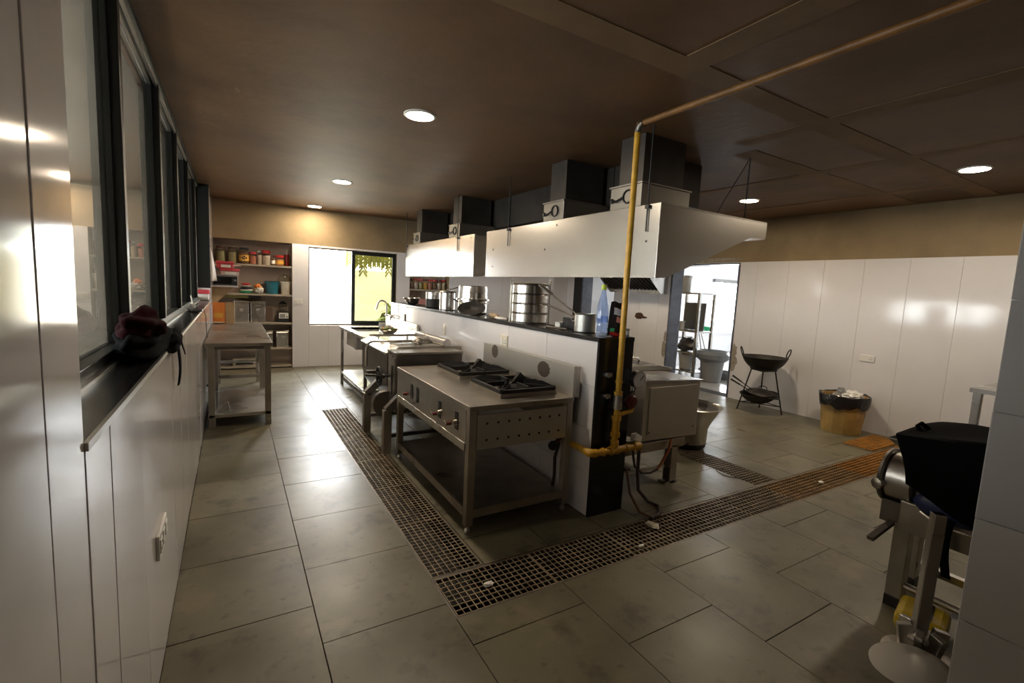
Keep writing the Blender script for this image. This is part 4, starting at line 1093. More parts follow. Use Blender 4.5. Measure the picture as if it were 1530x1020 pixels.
MB().blob((2.50, 2.15, .012), (.035, .05, .012), 2, .2).build('hose_end', CREAM, t)
t = thing('orange_hose', 'orange gas hose looping under the steel boiler', 'hose', (2.95, 2.6, .15))
MB().tube([(2.72, 2.60, .42), (2.72, 2.59, .33), (2.74, 2.585, .24), (2.82, 2.58, .175), (2.92, 2.58, .16), (3.0, 2.58, .18)], .010, 8).build('dark_length', HOSE, t)
MB().tube([(3.0, 2.58, .18), (3.04, 2.58, .22), (3.12, 2.58, .33), (3.16, 2.6, .41)], .011, 8).build('orange_length', ORHOSE, t)
t = thing('funnel_bucket', 'steel bucket with a wide flared rim behind the boiler', 'bucket', (4.24, 3.28, 0))
MB().lathe([(.16, 0), (.19, .02), (.20, .06)], (4.24, 3.28, 0), 28).build('base', BLACK, t)
MB().lathe([(.195, .06), (.2, .22), (.21, .235), (.21, .25), (.24, .3), (.31, .44), (.335, .455), (.325, .46), (.3, .44), (.19, .24), (.185, .08), (0, .07)], (4.24, 3.28, 0), 32, cap=False).build('bucket_body', STEEL, t)

# ================================================================== WOKS ON STAND
cx, cy = 6.56, 3.89
t = thing('wok_stand', 'thin black iron tripod stand with lower rack by the right wall', 'stand', (cx, cy, 0))
MB().tube([(cx + .165 * math.cos(2 * math.pi * k / 28), cy + .165 * math.sin(2 * math.pi * k / 28), .63) for k in range(28)], .012, 8, closed=True).build('top_ring', IRON, t)
LEGA = [R(-59), R(121), R(31)]
for a in LEGA:
    MB().tube([(cx + .15 * math.cos(a), cy + .15 * math.sin(a), .625), (cx + .29 * math.cos(a), cy + .29 * math.sin(a), .0)], .010, 8).build('leg', IRON, t)
for k in range(3):
    a, b = LEGA[k], LEGA[(k + 1) % 3]
    MB().tube([(cx + .265 * math.cos(a), cy + .265 * math.sin(a), .115), (cx + .265 * math.cos(b), cy + .265 * math.sin(b), .115)], .007, 6).build('rack_bar', IRON, t)
def wok(label, c, r, depth, axis, handles=True):
    t = thing('wok', label, 'wok', c, 'black iron woks on the stand')
    prof = []
    for k in range(10):
        a = k / 9 * 1.0
        prof.append((max(r * math.sin(a * 1.25) / math.sin(1.25), .001), depth * (1 - math.cos(a * 1.25)) / (1 - math.cos(1.25))))
    inner = [(p[0] - .004 if p[0] > .01 else .001, p[1] + .006) for p in prof][::-1]
    MB().lathe(prof + [(r + .006, depth), (r + .006, depth + .005)] + inner, c, 36, axis=axis, cap=False).build('wok_body', WOKIRON, t)
    return t
w = wok('large black iron wok with ring handles on top of the stand', (cx, cy, .59), .295, .215, (0, 0, 1))
for s in (-1, 1):
    ct = Vector((.72, -.69 , 0)).normalized()
    px = Vector((cx, cy, .575)) + ct * s * .285
    side = Vector((-ct.y, ct.x, 0)); 
    pts = [px + side * (.055 * math.cos(a)) + Vector((0, 0, .235 + .06 + .065 * math.sin(a))) + ct * s * (.02 + .02 * math.sin(a)) for a in [2 * math.pi * k / 20 for k in range(20)]]
    MB().tube(pts, .008, 8, closed=True).build('ring_handle', IRON, w)
w2 = wok('smaller black iron wok tilted on the lower rack of the stand', (6.53, 3.89, .128), .245, .15, (-.08, .05, 1))
t2 = thing('wok_cover', 'black domed lid covering the smaller wok', 'wok cover', (6.55, 3.86, .26))
MB().lathe([(.225, 0), (.22, .012), (.18, .045), (.09, .075), (0, .085)], (6.55, 3.86, .262), 28, axis=(.10, -.12, 1)).build('dome', WOKIRON, t2)
MB().tube([(6.53 - .03, 3.85 + .045, .34), (6.53 - .027, 3.85 + .04, .375), (6.53, 3.85, .39), (6.53 + .027, 3.85 - .04, .375), (6.53 + .03, 3.85 - .045, .34)], .007, 8).build('handle', IRON, t2)
for (p0, p1, lab) in (((6.40, 3.93, .30), (6.24, 4.17, .45), 'black spatula handle sticking out of the smaller wok, lower one'), ((6.44, 3.94, .32), (6.29, 4.18, .50), 'black spatula handle sticking out of the smaller wok, upper one')):
    l = thing('wok_spatula', lab, 'spatula', p0)
    mid = Vector(p0) * .45 + Vector(p1) * .55
    MB().tube([p0, tuple(mid)], .007, 8).build('shaft', IRON, l)
    MB().tube([tuple(mid), p1], [.011, .014], 8).build('grip', WOKIRON, l)

# ================================================================== WASTE BIN
bx, by = 6.655, 2.86
t = thing('waste_bin', 'tan faceted waste bin with black liner against the right wall', 'bin', (bx, by, 0))
MB().lathe([(.205, 0), (.215, .005), (.255, .47), (.24, .47), (.2, .02), (0, .02)], (bx, by, 0), 12, cap=False).build('bin_body', BINWOOD, t, smooth=20)
q = MB(); n = 48; P = []
for j, (rr, zz) in enumerate(((.258, .335), (.268, .36), (.274, .42), (.278, .475), (.268, .485), (.245, .45), (.225, .40))):
    for k in range(n):
        a = 2 * math.pi * k / n
        wv = (.012 * math.sin(5 * a + j) + .008 * math.sin(11 * a)) if j < 6 else 0
        P.append((bx + (rr + wv * .5) * math.cos(a), by + (rr + wv * .5) * math.sin(a), zz + (wv * 1.6 if j == 0 else wv * .4)))
F = [(j * n + k, j * n + (k + 1) % n, (j + 1) * n + (k + 1) % n, (j + 1) * n + k) for j in range(6) for k in range(n)]
q.add(P, F).build('liner', BAG, t)
MB().blob((bx, by, .40), (.21, .21, .05), 3, .1).build('liner_inside', BAG, t)
r_ = thing('bin_rubbish', 'crumpled white paper and grey packet heaped in the waste bin', 'rubbish', (bx, by, .4))
MB().blob((bx + .02, by - .06, .475), (.15, .12, .055), 8, .25, freq=3).build('white_paper', WHITE, r_)
MB().blob((bx - .06, by + .02, .50), (.06, .05, .07), 9, .25, freq=3).build('grey_packet', GREYPL, r_)
MB().blob((bx - .14, by + .03, .47), (.05, .05, .03), 10, .25, freq=3).build('crumpled_cup', ALU, r_)

# ================================================================== MACHINE under black cloth at the right
t = thing('grinder_machine', 'steel grinding machine with round drum and hopper at the right edge', 'machine', (3.35, .9, 0))
B((3.0, .10, .44), (3.42, .97, .60)).build('bed', OLDSTEEL, t, smooth=0, bevel=.006)
B((3.03, .15, .60), (3.40, .94, .80)).build('gear_case', DARKSTEEL, t, smooth=0, bevel=.02)
MB().lathe([(.105, 0), (.13, .004), (.132, .11), (.125, .12), (.09, .13)], (3.12, .935, .685), 32, axis=(0, 1, 0)).build('drum', STEEL, t)
MB().lathe([(.12, 0), (.145, .002), (.15, .012), (.145, .026), (.10, .034), (0, .036)], (3.12, 1.052, .685), 32, axis=(0, 1, 0)).build('drum_ring', DARKSTEEL, t)
MB().lathe([(0, 0), (.028, .002), (.03, .03), (.02, .035), (0, .035)], (2.985, 1.06, .66), 8, axis=(-1, .3, 0)).build('clamp_nut', OLDSTEEL, t)
B((3.03, .93, .45), (3.20, 1.06, .57)).build('chute', DARKSTEEL, t, smooth=0)
mb = MB(); zt, zb = .95, .79
A = [(2.83, .50, zt), (3.42, .50, zt), (3.42, 1.0, zt), (2.83, 1.0, zt)]; Bq = [(3.04, .62, zb), (3.34, .62, zb), (3.34, .90, zb), (3.04, .90, zb)]
mb.add(A + Bq, [(0, 1, 5, 4), (1, 2, 6, 5), (2, 3, 7, 6), (3, 0, 4, 7), (4, 5, 6, 7)])
mb.build('hopper', OLDSTEEL, t, smooth=0, solid=.006)
for (x, y) in ((3.06, .955), (3.37, 1.0), (3.06, .20), (3.37, .20)):
    lg = B((x - .035, y - .035, .06), (x + .035, y + .035, .46)).build('leg', OLDSTEEL, t, smooth=0, bevel=.003)
    B((x - .037, y - .037, 0), (x + .037, y + .037, .06)).build('rubber_foot', BLACK, lg, smooth=0, bevel=.004)
MB().tube([(3.06, .92, .13), (3.06, .235, .13)], .02, 10).build('stretcher', OLDSTEEL, t)
B((3.35, .235, .12), (3.39, .965, .16)).build('stretcher', STEEL, t, smooth=0)
MB().bar((3.08, .66, .15), (3.36, .72, .15), .07, .012).build('foot_plate', STEEL, t, smooth=0)
MB().bar((3.06, 1.0, .465), (2.84, 1.02, .40), .03, .02).build('lever', DARKSTEEL, t, smooth=0)
MB().blob((3.0, .76, .63), (.055, .16, .07), 1, .05).build('motor', BLUE, t)
MB().tube([(2.985, .88, .58), (2.955, .80, .555), (2.95, .70, .555), (2.96, .60, .56)], .006, 6).build('guard_edge', STEEL, t)
# black cloth draped over it
t = thing('black_cloth', 'black cloth draped over the grinding machine', 'cloth', (3.0, .7, .9))
def drape(u, v):
    y = .965 - .80 * u
    edge = .71 - .03 * math.sin(5 * u) - .20 * u
    lift = .045 * math.sin(2.6 * u + .35) + .012
    if v < .45:
        k = v / .45
        x, z = 3.40 - .595 * k, .962 + lift * (.6 + .4 * k) + .01 * math.sin(9 * u + 4 * k)
    else:
        k = (v - .45) / .55
        x, z = 2.805 + .13 * k * k + .022 * math.sin(11 * u + 1) * k, .962 + lift - (.962 + lift - edge) * k
        y -= .035 * math.sin(2.5 * k) * (1 - u)
    return (x, y, z)
MB().grid(drape, 40, 30).build('drape', BLACKCLOTH, t, smooth=60, solid=.006)
MB().tube([(3.0, .93, .985), (2.98, .94, 1.012), (3.0, .93, 1.025), (3.05, .91, .99)], .010, 6).build('cloth_corner', BLACKCLOTH, t)
MB().blob((3.25, .55, 1.03), (.09, .10, .05), 5, .2).build('cloth_bunch', BLACKCLOTH, t)
MB().grid(lambda u, v: (2.945 - .01 * v, .735 + .035 * u + .015 * math.sin(3 * v) - .02 * v, .60 - .28 * v), 2, 8).build('cloth_tail', BLACKCLOTH, t, solid=.005)
# steel post tool standing in front
t = thing('post_cutter', 'steel square post on a finned base with round disc at the right corner', 'cutter', (2.66, .70, 0))
MB().obox((2.705, .735, .40), (.048, .048, .58), (R(2), R(3), R(38))).build('post', STEEL, t, smooth=0, bevel=.004)
MB().lathe([(.06, 0), (.065, .01), (.06, .03)], (2.69, .73, .10), 16).build('collar', STEEL, t)
for k in range(6):
    a = R(60 * k + 10)
    MB().bar((2.68 + .03 * math.cos(a), .72 + .03 * math.sin(a), .10), (2.68 + .085 * math.cos(a), .72 + .085 * math.sin(a), .09), .03, .14).build('fin', STEEL, t, smooth=0, bevel=.003)
MB().lathe([(.10, 0), (.14, .005), (.14, .03), (.08, .04)], (2.66, .71, 0), 28).build('base', OLDSTEEL, t)
MB().lathe([(0, 0), (.14, .002), (.142, .008), (0, .010)], (2.43, .67, .10), 32, axis=(-.12, .10, 1)).build('disc', ALU, t)
MB().cyl((2.45, .665, 0), (2.435, .67, .10), .05, n=14).build('disc_stand', DARKSTEEL, t)
t = thing('yellow_packet', 'shiny yellow plastic packet lying on the floor under the machine', 'packet', (2.92, .78, 0))
MB().obox((2.955, .80, .053), (.24, .2, .10), (0, 0, R(12))).build('packet_body', YWRAP, t, smooth=0, bevel=.03)
MB().obox((2.955, .77, .1045), (.18, .014, .003), (0, 0, R(12))).build('dark_stripe', BLACK, t, smooth=0)

# small sink table by the right wall
t = thing('corner_sink', 'steel sink stand by the right wall, half hidden by the grey tiled wall end', 'sink', (6.4, 1.1, 0))
mb = MB()
for r_ in subtract([(5.90, 6.93, .55, 1.52)], (6.12, 6.7, .7, 1.3)): mb.box((r_[0], r_[2], .855), (r_[1], r_[3], .895))
mb.build('rim', STEEL, t, smooth=0)
mb = MB()
mb.box((6.12, .7, .6), (6.70, 1.3, .61)).box((6.11, .7, .6), (6.12, 1.3, .89)).box((6.70, .7, .6), (6.71, 1.3, .89)).box((6.11, .69, .6), (6.71, .7, .89)).box((6.11, 1.3, .6), (6.71, 1.31, .89))
mb.build('basin', OLDSTEEL, t, smooth=0, bevel=.01)
for (x, y) in ((5.95, 1.47), (6.88, 1.47), (5.95, .6), (6.88, .6)):
    B((x - .03, y - .03, 0), (x + .03, y + .03, .855)).build('leg', STEEL, t, smooth=0, bevel=.003)

# ================================================================== ALCOVE SHELVES
def jar(label, x, r, h, lid, content, z=SH[0], y=9.38, label_mat=None, lid_h=.035, neck=.86, fill=.8, name='storage_jar', cat='jar', group='jars and bottles on the top shelf'):
    t = thing(name, label, cat, (x, y, z), group)
    hb = h - lid_h
    MB().lathe([(r * .93, 0), (r, .008), (r, hb * .78), (r * neck, hb * .95), (r * neck, hb)], (x, y, z), 18).build('glass_body', CLEAR, t)
    MB().lathe([(r * .90, .004), (r * .94, .012), (r * .94, hb * fill), (0, hb * fill + .006)], (x, y, z), 18).build('contents', content, t)
    MB().lathe([(r * neck + .006, hb - .004), (r * neck + .008, hb), (r * neck + .008, h - .005), (r * neck, h), (0, h)], (x, y, z), 18).build('lid', lid, t)
    if label_mat:
        MB().lathe([(r * 1.012, hb * .2), (r * 1.012, hb * .62)], (x, y, z), 18, cap=False).build('paper_label', label_mat, t)
    return t
DKLID = mat('dark_brown_lid', (.10, .03, .02), .4)
jar('glass jar with dark red lid and pale contents, leftmost on the top shelf', -.165, .068, .275, DKLID, CONTENT1)
jar('glass jar with brown lid, second from the left on the top shelf', .005, .064, .27, mat('olive_lid', (.07, .045, .02), .4), CONTENT1)
j = jar('dark pickle jar with yellow black label on the top shelf', .178, .075, .275, BLACK, CONTENT2, label_mat=AMBER)
for (a, zz) in ((-1.9, .10), (-1.55, .12), (-1.2, .10), (-1.6, .085)):
    MB().blob((.178 + .0765 * math.cos(a), 9.38 + .0765 * math.sin(a), SH[0] + zz), (.018, .006, .012), a, .2, 8, 6).build('label_print', BLACK, j)
jar('small jar with pink red lid and salmon spice on the top shelf', .308, .055, .215, PINK, CONTENT3)
jar('slim clear bottle with white cap on the top shelf', .41, .045, .24, WHITE, CONTENT4, neck=.4, lid_h=.03, name='slim_bottle', cat='bottle')
jar('tall glass jar with crimson lid and white contents on the top shelf', .515, .068, .255, RED, CONTENT4, lid_h=.05)
j = jar('small dark sauce bottle with white label on the top shelf', .624, .036, .18, DKLID, CONTENT2, neck=.45, label_mat=WHITE, name='sauce_bottle', cat='bottle')
jar('squat orange jar with red lid and gold label on the top shelf', .728, .068, .185, RED, CONTENT3, label_mat=AMBER)
jar('red ketchup bottle with cream cap at the right end of the top shelf', .845, .04, .285, CREAM, SAUCE, neck=.42, lid_h=.07, fill=.97, name='ketchup_bottle', cat='bottle')
# cream flat board poking out under the left jars
tag(B((-.255, 9.215, SH[0] - .058), (.13, 9.50, SH[0] - .033)).build('flat_tray', mat('pale_pink_plastic', (.58, .40, .33), .5), None, (-.06, 9.35, SH[0] - .058), smooth=0, bevel=.008), 'pale pink flat tray wedged under the left part of the top shelf', 'tray')

# bracket shelf with oven and red boxes
t = thing('bracket_shelf', 'grey wall shelf on a triangular bracket carrying the black oven', 'shelf', (-.05, 8.55, 1.41))
B((-.268, 8.30, 1.415), (.075, 8.72, 1.44)).build('shelf_board', mat('grey_board', (.45, .44, .44), .5), t, smooth=0, bevel=.003)
MB().prism([(-.268, 1.10), (-.268, 1.415), (.03, 1.415), (-.02, 1.38)], 'y', 8.50, 8.515).build('bracket', PAPER, t, smooth=0)
t = thing('toaster_oven', 'black toaster oven on the bracket shelf', 'oven', (-.09, 8.5, 1.44))
B((-.255, 8.34, 1.447), (.065, 8.68, 1.575)).build('oven_body', BLACK, t, smooth=0, bevel=.008)
B((-.235, 8.335, 1.465), (-.01, 8.342, 1.56)).build('oven_glass', mat('dark_oven_glass', (.01, .01, .012), .08), t, smooth=0)
B((-.26, 8.33, 1.577), (.07, 8.69, 1.59)).build('oven_top', GREYPL, t, smooth=0)
MB().cyl((.035, 8.342, 1.52), (.035, 8.325, 1.52), .016, n=14).build('oven_dial', ALU, t)
for (dx, dy) in ((-.24, 8.36), (.05, 8.36), (-.24, 8.66), (.05, 8.66)):
    MB().cyl((dx, dy, 1.44), (dx, dy, 1.448), .012, n=8).build('oven_foot', BLACK, t)
def lidbox(label, x0, x1, y0, y1, z0, h, body, group='red lidded food boxes'):
    t = thing('food_box', label, 'food box', ((x0 + x1) / 2, (y0 + y1) / 2, z0), group)
    B((x0 + .012, y0 + .012, z0), (x1 - .012, y1 - .012, z0 + h * .62)).build('tub', body, t, smooth=0, bevel=.012)
    B((x0, y0, z0 + h * .62), (x1, y1, z0 + h)).build('lid', PINK, t, smooth=0, bevel=.01)
    B((x0 + .07, y0 + .008, z0 + h * .12), (x1 - .05, y0 + .0125, z0 + h * .5)).build('paper_label', WHITE, t, smooth=0)
lidbox('red lidded plastic food box directly on the black oven', -.165, .10, 8.38, 8.66, 1.591, .105, mat('clear_pink_tub', (.62, .45, .40), .3))
lidbox('red plastic food box on top of the stack over the oven', -.215, .03, 8.36, 8.64, 1.697, .105, PINK)
lidbox('red and white food box on the window sill end', -.425, -.275, 7.72, 7.95, SILL + .001, .14, WHITE)
t = thing('plastic_bag', 'white plastic bag hanging on the left wall by the shelves', 'bag', (-.25, 8.25, 1.6))
MB().grid(lambda u, v: (-.262 + .055 * math.sin(math.pi * u) * (v ** .7) + .012 * math.sin(14 * u) * v, 8.12 + .22 * u * (.3 + .7 * v) + .05 * (1 - v), 1.95 - .45 * v), 16, 14).build('bag_film', mat('white_bag_film', (.7, .62, .57), .35), t, solid=.003)
# second shelf
t = thing('snack_stack', 'pile of dark and white snack packets on the second shelf', 'packets', (.20, 9.36, SH[1]))
for k, (mt_, dz) in enumerate(((GREEN, 0), (WHITE, .035), (BLACK, .07), (WHITE, .105), (RED, .135))):
    MB().blob((.20 + .01 * (k % 2), 9.36, SH[1] + .02 + dz), (.105 - .008 * k, .10, .02), k, .12).build('packet', mt_, t)
t = thing('crumpled_bag', 'crumpled white and orange food bag on the second shelf', 'bag', (.45, 9.36, SH[1]))
MB().blob((.395, 9.36, SH[1] + .065), (.072, .09, .065), 12, .25, freq=3).build('bag_body', WHITE, t)
MB().blob((.375, 9.33, SH[1] + .125), (.05, .05, .04), 13, .25, freq=3).build('bag_top', ORANGE, t)
t = thing('teal_bucket', 'teal plastic tub on the second shelf', 'tub', (.63, 9.38, SH[1]))
MB().lathe([(.09, 0), (.095, .005), (.118, .22), (.124, .225), (.114, .225), (.09, .01), (0, .01)], (.602, 9.38, SH[1]), 28, cap=False).build('tub_body', TEAL, t)
t = thing('white_bucket', 'white plastic tub at the right end of the second shelf', 'tub', (.81, 9.33, SH[1]))
MB().lathe([(.066, 0), (.07, .005), (.083, .20), (.089, .205), (.089, .215), (.078, .215), (.065, .01), (0, .01)], (.818, 9.33, SH[1]), 24, cap=False).build('tub_body', CREAM, t)
MB().lathe([(.09, .2155), (.09, .225), (0, .228)], (.818, 9.33, SH[1]), 24).build('lid', WHITE, t)
t = thing('glass_bowl', 'clear glass bowl upside down on the white tub', 'bowl', (.775, 9.34, SH[1] + .23))
MB().lathe([(.105, 0), (.11, .004), (.10, .06), (.06, .11), (0, .12)], (.79, 9.34, SH[1] + .229), 24, cap=False).build('bowl_body', CLEAR, t)
# third shelf
def canister(label, x, y, z, w, h, group):
    t = thing('steel_canister', label, 'canister', (x, y, z), group)
    B((x - w / 2, y - w / 2, z), (x + w / 2, y + w / 2, z + h)).build('canister_body', STEEL, t, smooth=0, bevel=.012)
    B((x - w / 2 - .006, y - w / 2 - .006, z + h), (x + w / 2 + .006, y + w / 2 + .006, z + h + .025)).build('lid', OLDSTEEL, t, smooth=0, bevel=.005)
    MB().lathe([(0, 0), (.03, .001), (.03, .006), (.02, .009), (0, .01)], (x, y - w / 2, z + h * .62), 16, axis=(0, -1, 0)).build('badge', ALU, t)
    MB().tube([(x - .04, y - w / 2, z + h * .88), (x, y - w / 2 - .02, z + h * .85), (x + .04, y - w / 2, z + h * .88)], .004, 6).build('handle', ALU, t)
canister('big square steel canister behind the work table, left of the pair', .125, 9.41, SH[2], .232, .335, 'steel canisters on the alcove shelves')
canister('big square steel canister behind the work table, right of the pair', .375, 9.41, SH[2], .232, .335, 'steel canisters on the alcove shelves')
canister('square steel canister on the low shelf at the right', .76, 9.38, SH[3], .20, .275, 'steel canisters on the alcove shelves')
canister('square steel canister on the low shelf, mostly hidden by the table', .50, 9.38, SH[3], .20, .265, 'steel canisters on the alcove shelves')
t = thing('mixer_grinder', 'black mixer grinder with glass jar on the third shelf', 'blender', (.77, 9.36, SH[2]))
MB().prism([(.67, SH[2]), (.87, SH[2]), (.865, SH[2] + .19), (.69, SH[2] + .19)], 'y', 9.28, 9.46).build('motor_base', BLACK, t, smooth=0, bevel=.012)
B((.70, 9.272, SH[2] + .07), (.855, 9.28, SH[2] + .17)).build('front_plate', WHITE, t, smooth=0, bevel=.003)
B((.715, 9.268, SH[2] + .085), (.80, 9.272, SH[2] + .15)).build('front_print', GREYPL, t, smooth=0)
MB().cyl((.83, 9.272, SH[2] + .10), (.83, 9.262, SH[2] + .10), .012, n=10).build('speed_dial', BLACK, t)
MB().lathe([(.045, .19), (.05, .2), (.075, .32), (.07, .325)], (.775, 9.37, SH[2]), 20).build('jar', CLEAR, t)
MB().lathe([(.072, .325), (.076, .33), (.04, .355), (.03, .375), (0, .378)], (.775, 9.37, SH[2]), 20).build('jar_lid', BLACK, t)
tag(B((.45, 9.55, SH[2] + .001), (.62, 9.60, SH[2] + .27)).build('cardboard_sheet', mat('faded_pink_card', (.42, .29, .23), .8), None, (.53, 9.57, SH[2]), smooth=0), 'faded pink card leaning at the back of the third shelf', 'card')
tag(B((-.20, 9.25, SH[1] - .082), (.22, 9.5, SH[1] - .033)).build('olive_tray', mat('olive_tray_plastic', (.14, .13, .03), .5), None, (0, 9.35, SH[1] - .08), smooth=0, bevel=.005), 'olive green tray under the second shelf above the canisters', 'tray')
tag(B((.25, 9.25, SH[1] - .075), (.42, 9.5, SH[1] - .033)).build('dark_tray', BLACK, None, (.33, 9.35, SH[1] - .08), smooth=0, bevel=.005), 'dark tray under the second shelf beside the olive one', 'tray')
# on the work table
t = thing('orange_pouch', 'orange plastic pouch of snacks standing on the work table end', 'pouch', (-.175, 7.93, .9))
mb = MB()
for s in (-1, 1):
    mb.grid(lambda u, v: (-.25 + .155 * u, 7.93 + s * .045 * (math.sin(math.pi * u) ** .5 if 0 < u < 1 else 0) * (1 - .55 * v), .902 + .30 * v - .012 * math.sin(math.pi * u) * (1 - v)), 12, 12)
mb.build('pouch_body', ORANGE, t)
MB().grid(lambda u, v: (-.235 + .12 * u, 7.93 - .047 * (max(math.sin(math.pi * (.1 + .8 * u)), 0) ** .5) * (1 - .55 * (.28 + .22 * v)) - .001, .902 + .30 * (.28 + .22 * v)), 8, 4).build('gold_band', AMBER, t)
MB().blob((-.175, 7.90, .915), (.08, .04, .014), 3, .1).build('pale_base', CREAM, t)
t = thing('paper_bag', 'open brown paper bag with white edge beside the orange pouch', 'bag', (-.035, 7.97, .9))
mb = MB(); mb.box((-.09, 7.92, .9), (.018, 7.926, 1.17)).box((-.09, 8.04, .9), (.018, 8.046, 1.20)).box((-.09, 7.926, .9), (-.085, 8.04, 1.19)).box((-.085, 7.926, .9), (.018, 8.04, .905))
mb.build('bag_walls', PAPER, t, smooth=0)
MB().prism([(7.92, .9), (8.046, .9), (8.046, 1.20), (7.985, 1.24), (7.92, 1.17)], 'x', .018, .024).build('white_edge', WHITE, t, smooth=0)

# second alcove jars (seen under the far hood)
cols = [CONTENT2, CONTENT4, CONTENT1, mat('turmeric', (.55, .30, .04), .7), CONTENT3, CONTENT2, CONTENT4, mat('beige_flour', (.55, .45, .32), .7)]
nm_ = ['brown spice', 'white', 'lentil', 'yellow turmeric', 'salmon spice', 'dark brown', 'cream', 'beige flour']
for k in range(8):
    jar('food jar with %s contents in the alcove seen under the far hood' % nm_[k], 3.12 + k * .101, .044, .21, [DKLID, RED, PINK][k % 3], cols[k], z=1.50, y=9.34, group='jars in the alcove under the far hood')
for (x0, x1, lab) in ((3.08, 3.24, 'pink carton on the lower alcove shelf, left one'), (3.27, 3.44, 'pink carton on the lower alcove shelf, right one')):
    tag(B((x0, 9.28, 1.171), (x1, 9.46, 1.30)).build('pink_carton', mat('pink_card', (.50, .22, .20), .6), None, ((x0 + x1) / 2, 9.37, 1.17), smooth=0, bevel=.004), lab, 'carton', 'pink cartons in the alcove')

# ================================================================== WINDOW SILL THINGS
t = thing('apron_bundle', 'dark maroon and black apron bundled on the window sill with hanging strap', 'apron', (-.34, 2.55, SILL))
MB().blob((-.345, 2.62, SILL + .055), (.085, .40, .075), 5, .20, 48, 32, 1.6).build('black_fold', BLACKCLOTH, t, smooth=180)
MB().blob((-.335, 2.52, SILL + .135), (.075, .20, .065), 9, .22, 48, 32, 1.6).build('maroon_fold', MAROON, t, smooth=180)
MB().blob((-.275, 2.86, SILL + .03), (.055, .20, .055), 3, .16, 40, 28).build('black_fold', BLACKCLOTH, t, smooth=180)
MB().grid(lambda u, v: (-.254 + .012 * math.sin(3 * v) + .004 * u, 2.93 + .05 * u - .01 * math.sin(5 * v), SILL + .02 - .24 * v), 3, 12).build('strap', BLACKCLOTH, t, solid=.005)
MB().grid(lambda u, v: (-.248 + .02 * v, 3.02 + .06 * u * (1 - v) + .08 * v, SILL + .03 - .11 * v), 3, 8).build('strap_end', BLACKCLOTH, t, solid=.005)
t = thing('phone_charger', 'black phone with charging cable on the window sill', 'phone', (-.33, 5.4, SILL))
MB().obox((-.32, 5.45, SILL + .014), (.08, .34, .012), (0, 0, R(12))).build('phone', BLACK, t, smooth=0, bevel=.004)
MB().obox((-.36, 5.9, SILL + .03), (.03, .12, .05), (0, 0, R(12))).build('charger_plug', WHITE, t, smooth=0, bevel=.004)
MB().tube([(-.33, 5.6, SILL + .02), (-.30, 5.8, SILL + .05), (-.27, 5.85, SILL + .03), (-.245, 5.85, SILL - .08), (-.245, 5.88, SILL - .2), (-.24, 5.92, SILL - .31)], .004, 6).build('cable', BLACK, t)
MB().tube([(-.36, 5.9, SILL + .05), (-.40, 6.3, SILL + .12), (-.43, 6.5, SILL + .25)], .006, 6).build('white_cable', WHITE, t)

# litter on the grating
for (x, y, s, lab) in ((1.17, 2.08, .03, 'white scrap lying on the grating corner by the stove'), (2.23, 1.99, .02, 'small white crumb on the grating below the hoses'), (4.54, 2.05, .03, 'white scrap on the grating far to the right')):
    tag(MB().blob((x, y, .008), (s, s * .6, .008), x, .25, 10, 8).build('paper_scrap', WHITE, None, (x, y, 0)), lab, 'scrap', 'white scraps on the drain')
tag(MB().tube([(3.93 + .08 * math.cos(a), 2.55 + .12 * math.sin(a), .004) for a in [k * .4 for k in range(2, 13)]], .003, 6).build('wire_loop', BLACK, None, (3.93, 2.55, 0)), 'thin black wire loop on the floor by the boiler', 'wire')

# ================================================================== SCULLERY THINGS
t = thing('steel_rack', 'tall open steel shelf rack inside the bright room beyond', 'rack', (8.10, 6.45, 0))
RX0, RX1, RY0, RY1 = 7.87, 8.32, 6.09, 6.76
for x in (RX0, RX1):
    for y in (RY0, RY1):
        B((x - .025, y - .025, 0), (x + .025, y + .025, 1.70)).build('post', STEEL, t, smooth=0)
for zz in (.12, .50, .94, 1.70):
    B((RX0 + .025, RY0 - .02, zz - .03), (RX1 - .025, RY1 + .02, zz)).build('shelf', STEEL, t, smooth=0)
t = thing('rack_canister', 'tall white canister on top of the steel rack', 'canister', (8.04, 6.58, 1.70))
MB().lathe([(.10, 0), (.11, .01), (.11, .30), (.12, .31), (.12, .34), (0, .35)], (8.04, 6.58, 1.701), 20).build('canister_body', WHITE, t)
t = thing('dark_sack', 'dark sack on the middle shelf of the steel rack', 'sack', (8.10, 6.45, .50))
MB().blob((8.10, 6.45, .64), (.18, .2, .14), 4, .2).build('sack_body', DARKSTEEL, t)
t = thing('grey_panel', 'grey sheet leaning on the upper shelf of the steel rack', 'sheet', (8.1, 6.5, .94))
MB().obox((8.22, 6.45, 1.22), (.02, .5, .555), (0, R(3), 0)).build('sheet', GREYPL, t, smooth=0)
MB().lathe([(.05, 0), (.06, .15), (.065, .155), (.065, .17), (0, .17)], (7.98, 6.55, .941), 16).build('jug', WHITE, t)
def tub(label, nm, x, y, z, r0, r1, h, material):
    t = thing(nm, label, 'bucket', (x, y, z))
    MB().lathe([(r0, 0), (r0 + .005, .005), (r1, h), (r1 + .01, h + .003), (r1 + .01, h + .02), (r1 - .008, h + .02), (r0 - .005, .01), (0, .01)], (x, y, z), 24, cap=False).build('bucket_body', material, t)
    MB().tube([(x + (r1 + .01) * math.cos(R(a)), y - .03 - .02 * math.sin(R(a)), z + h - .12 * abs(math.sin(R(a)))) for a in range(0, 181, 20)], .004, 6).build('bail', ALU, t)
    return t
tub('pale bucket on the floor below the steel rack', 'rack_bucket', 8.10, 6.46, .125, .12, .16, .30, WHITE)
dr = thing('waste_drum', 'grey drum with a spread liner beside the steel rack', 'drum', (7.98, 5.76, 0))
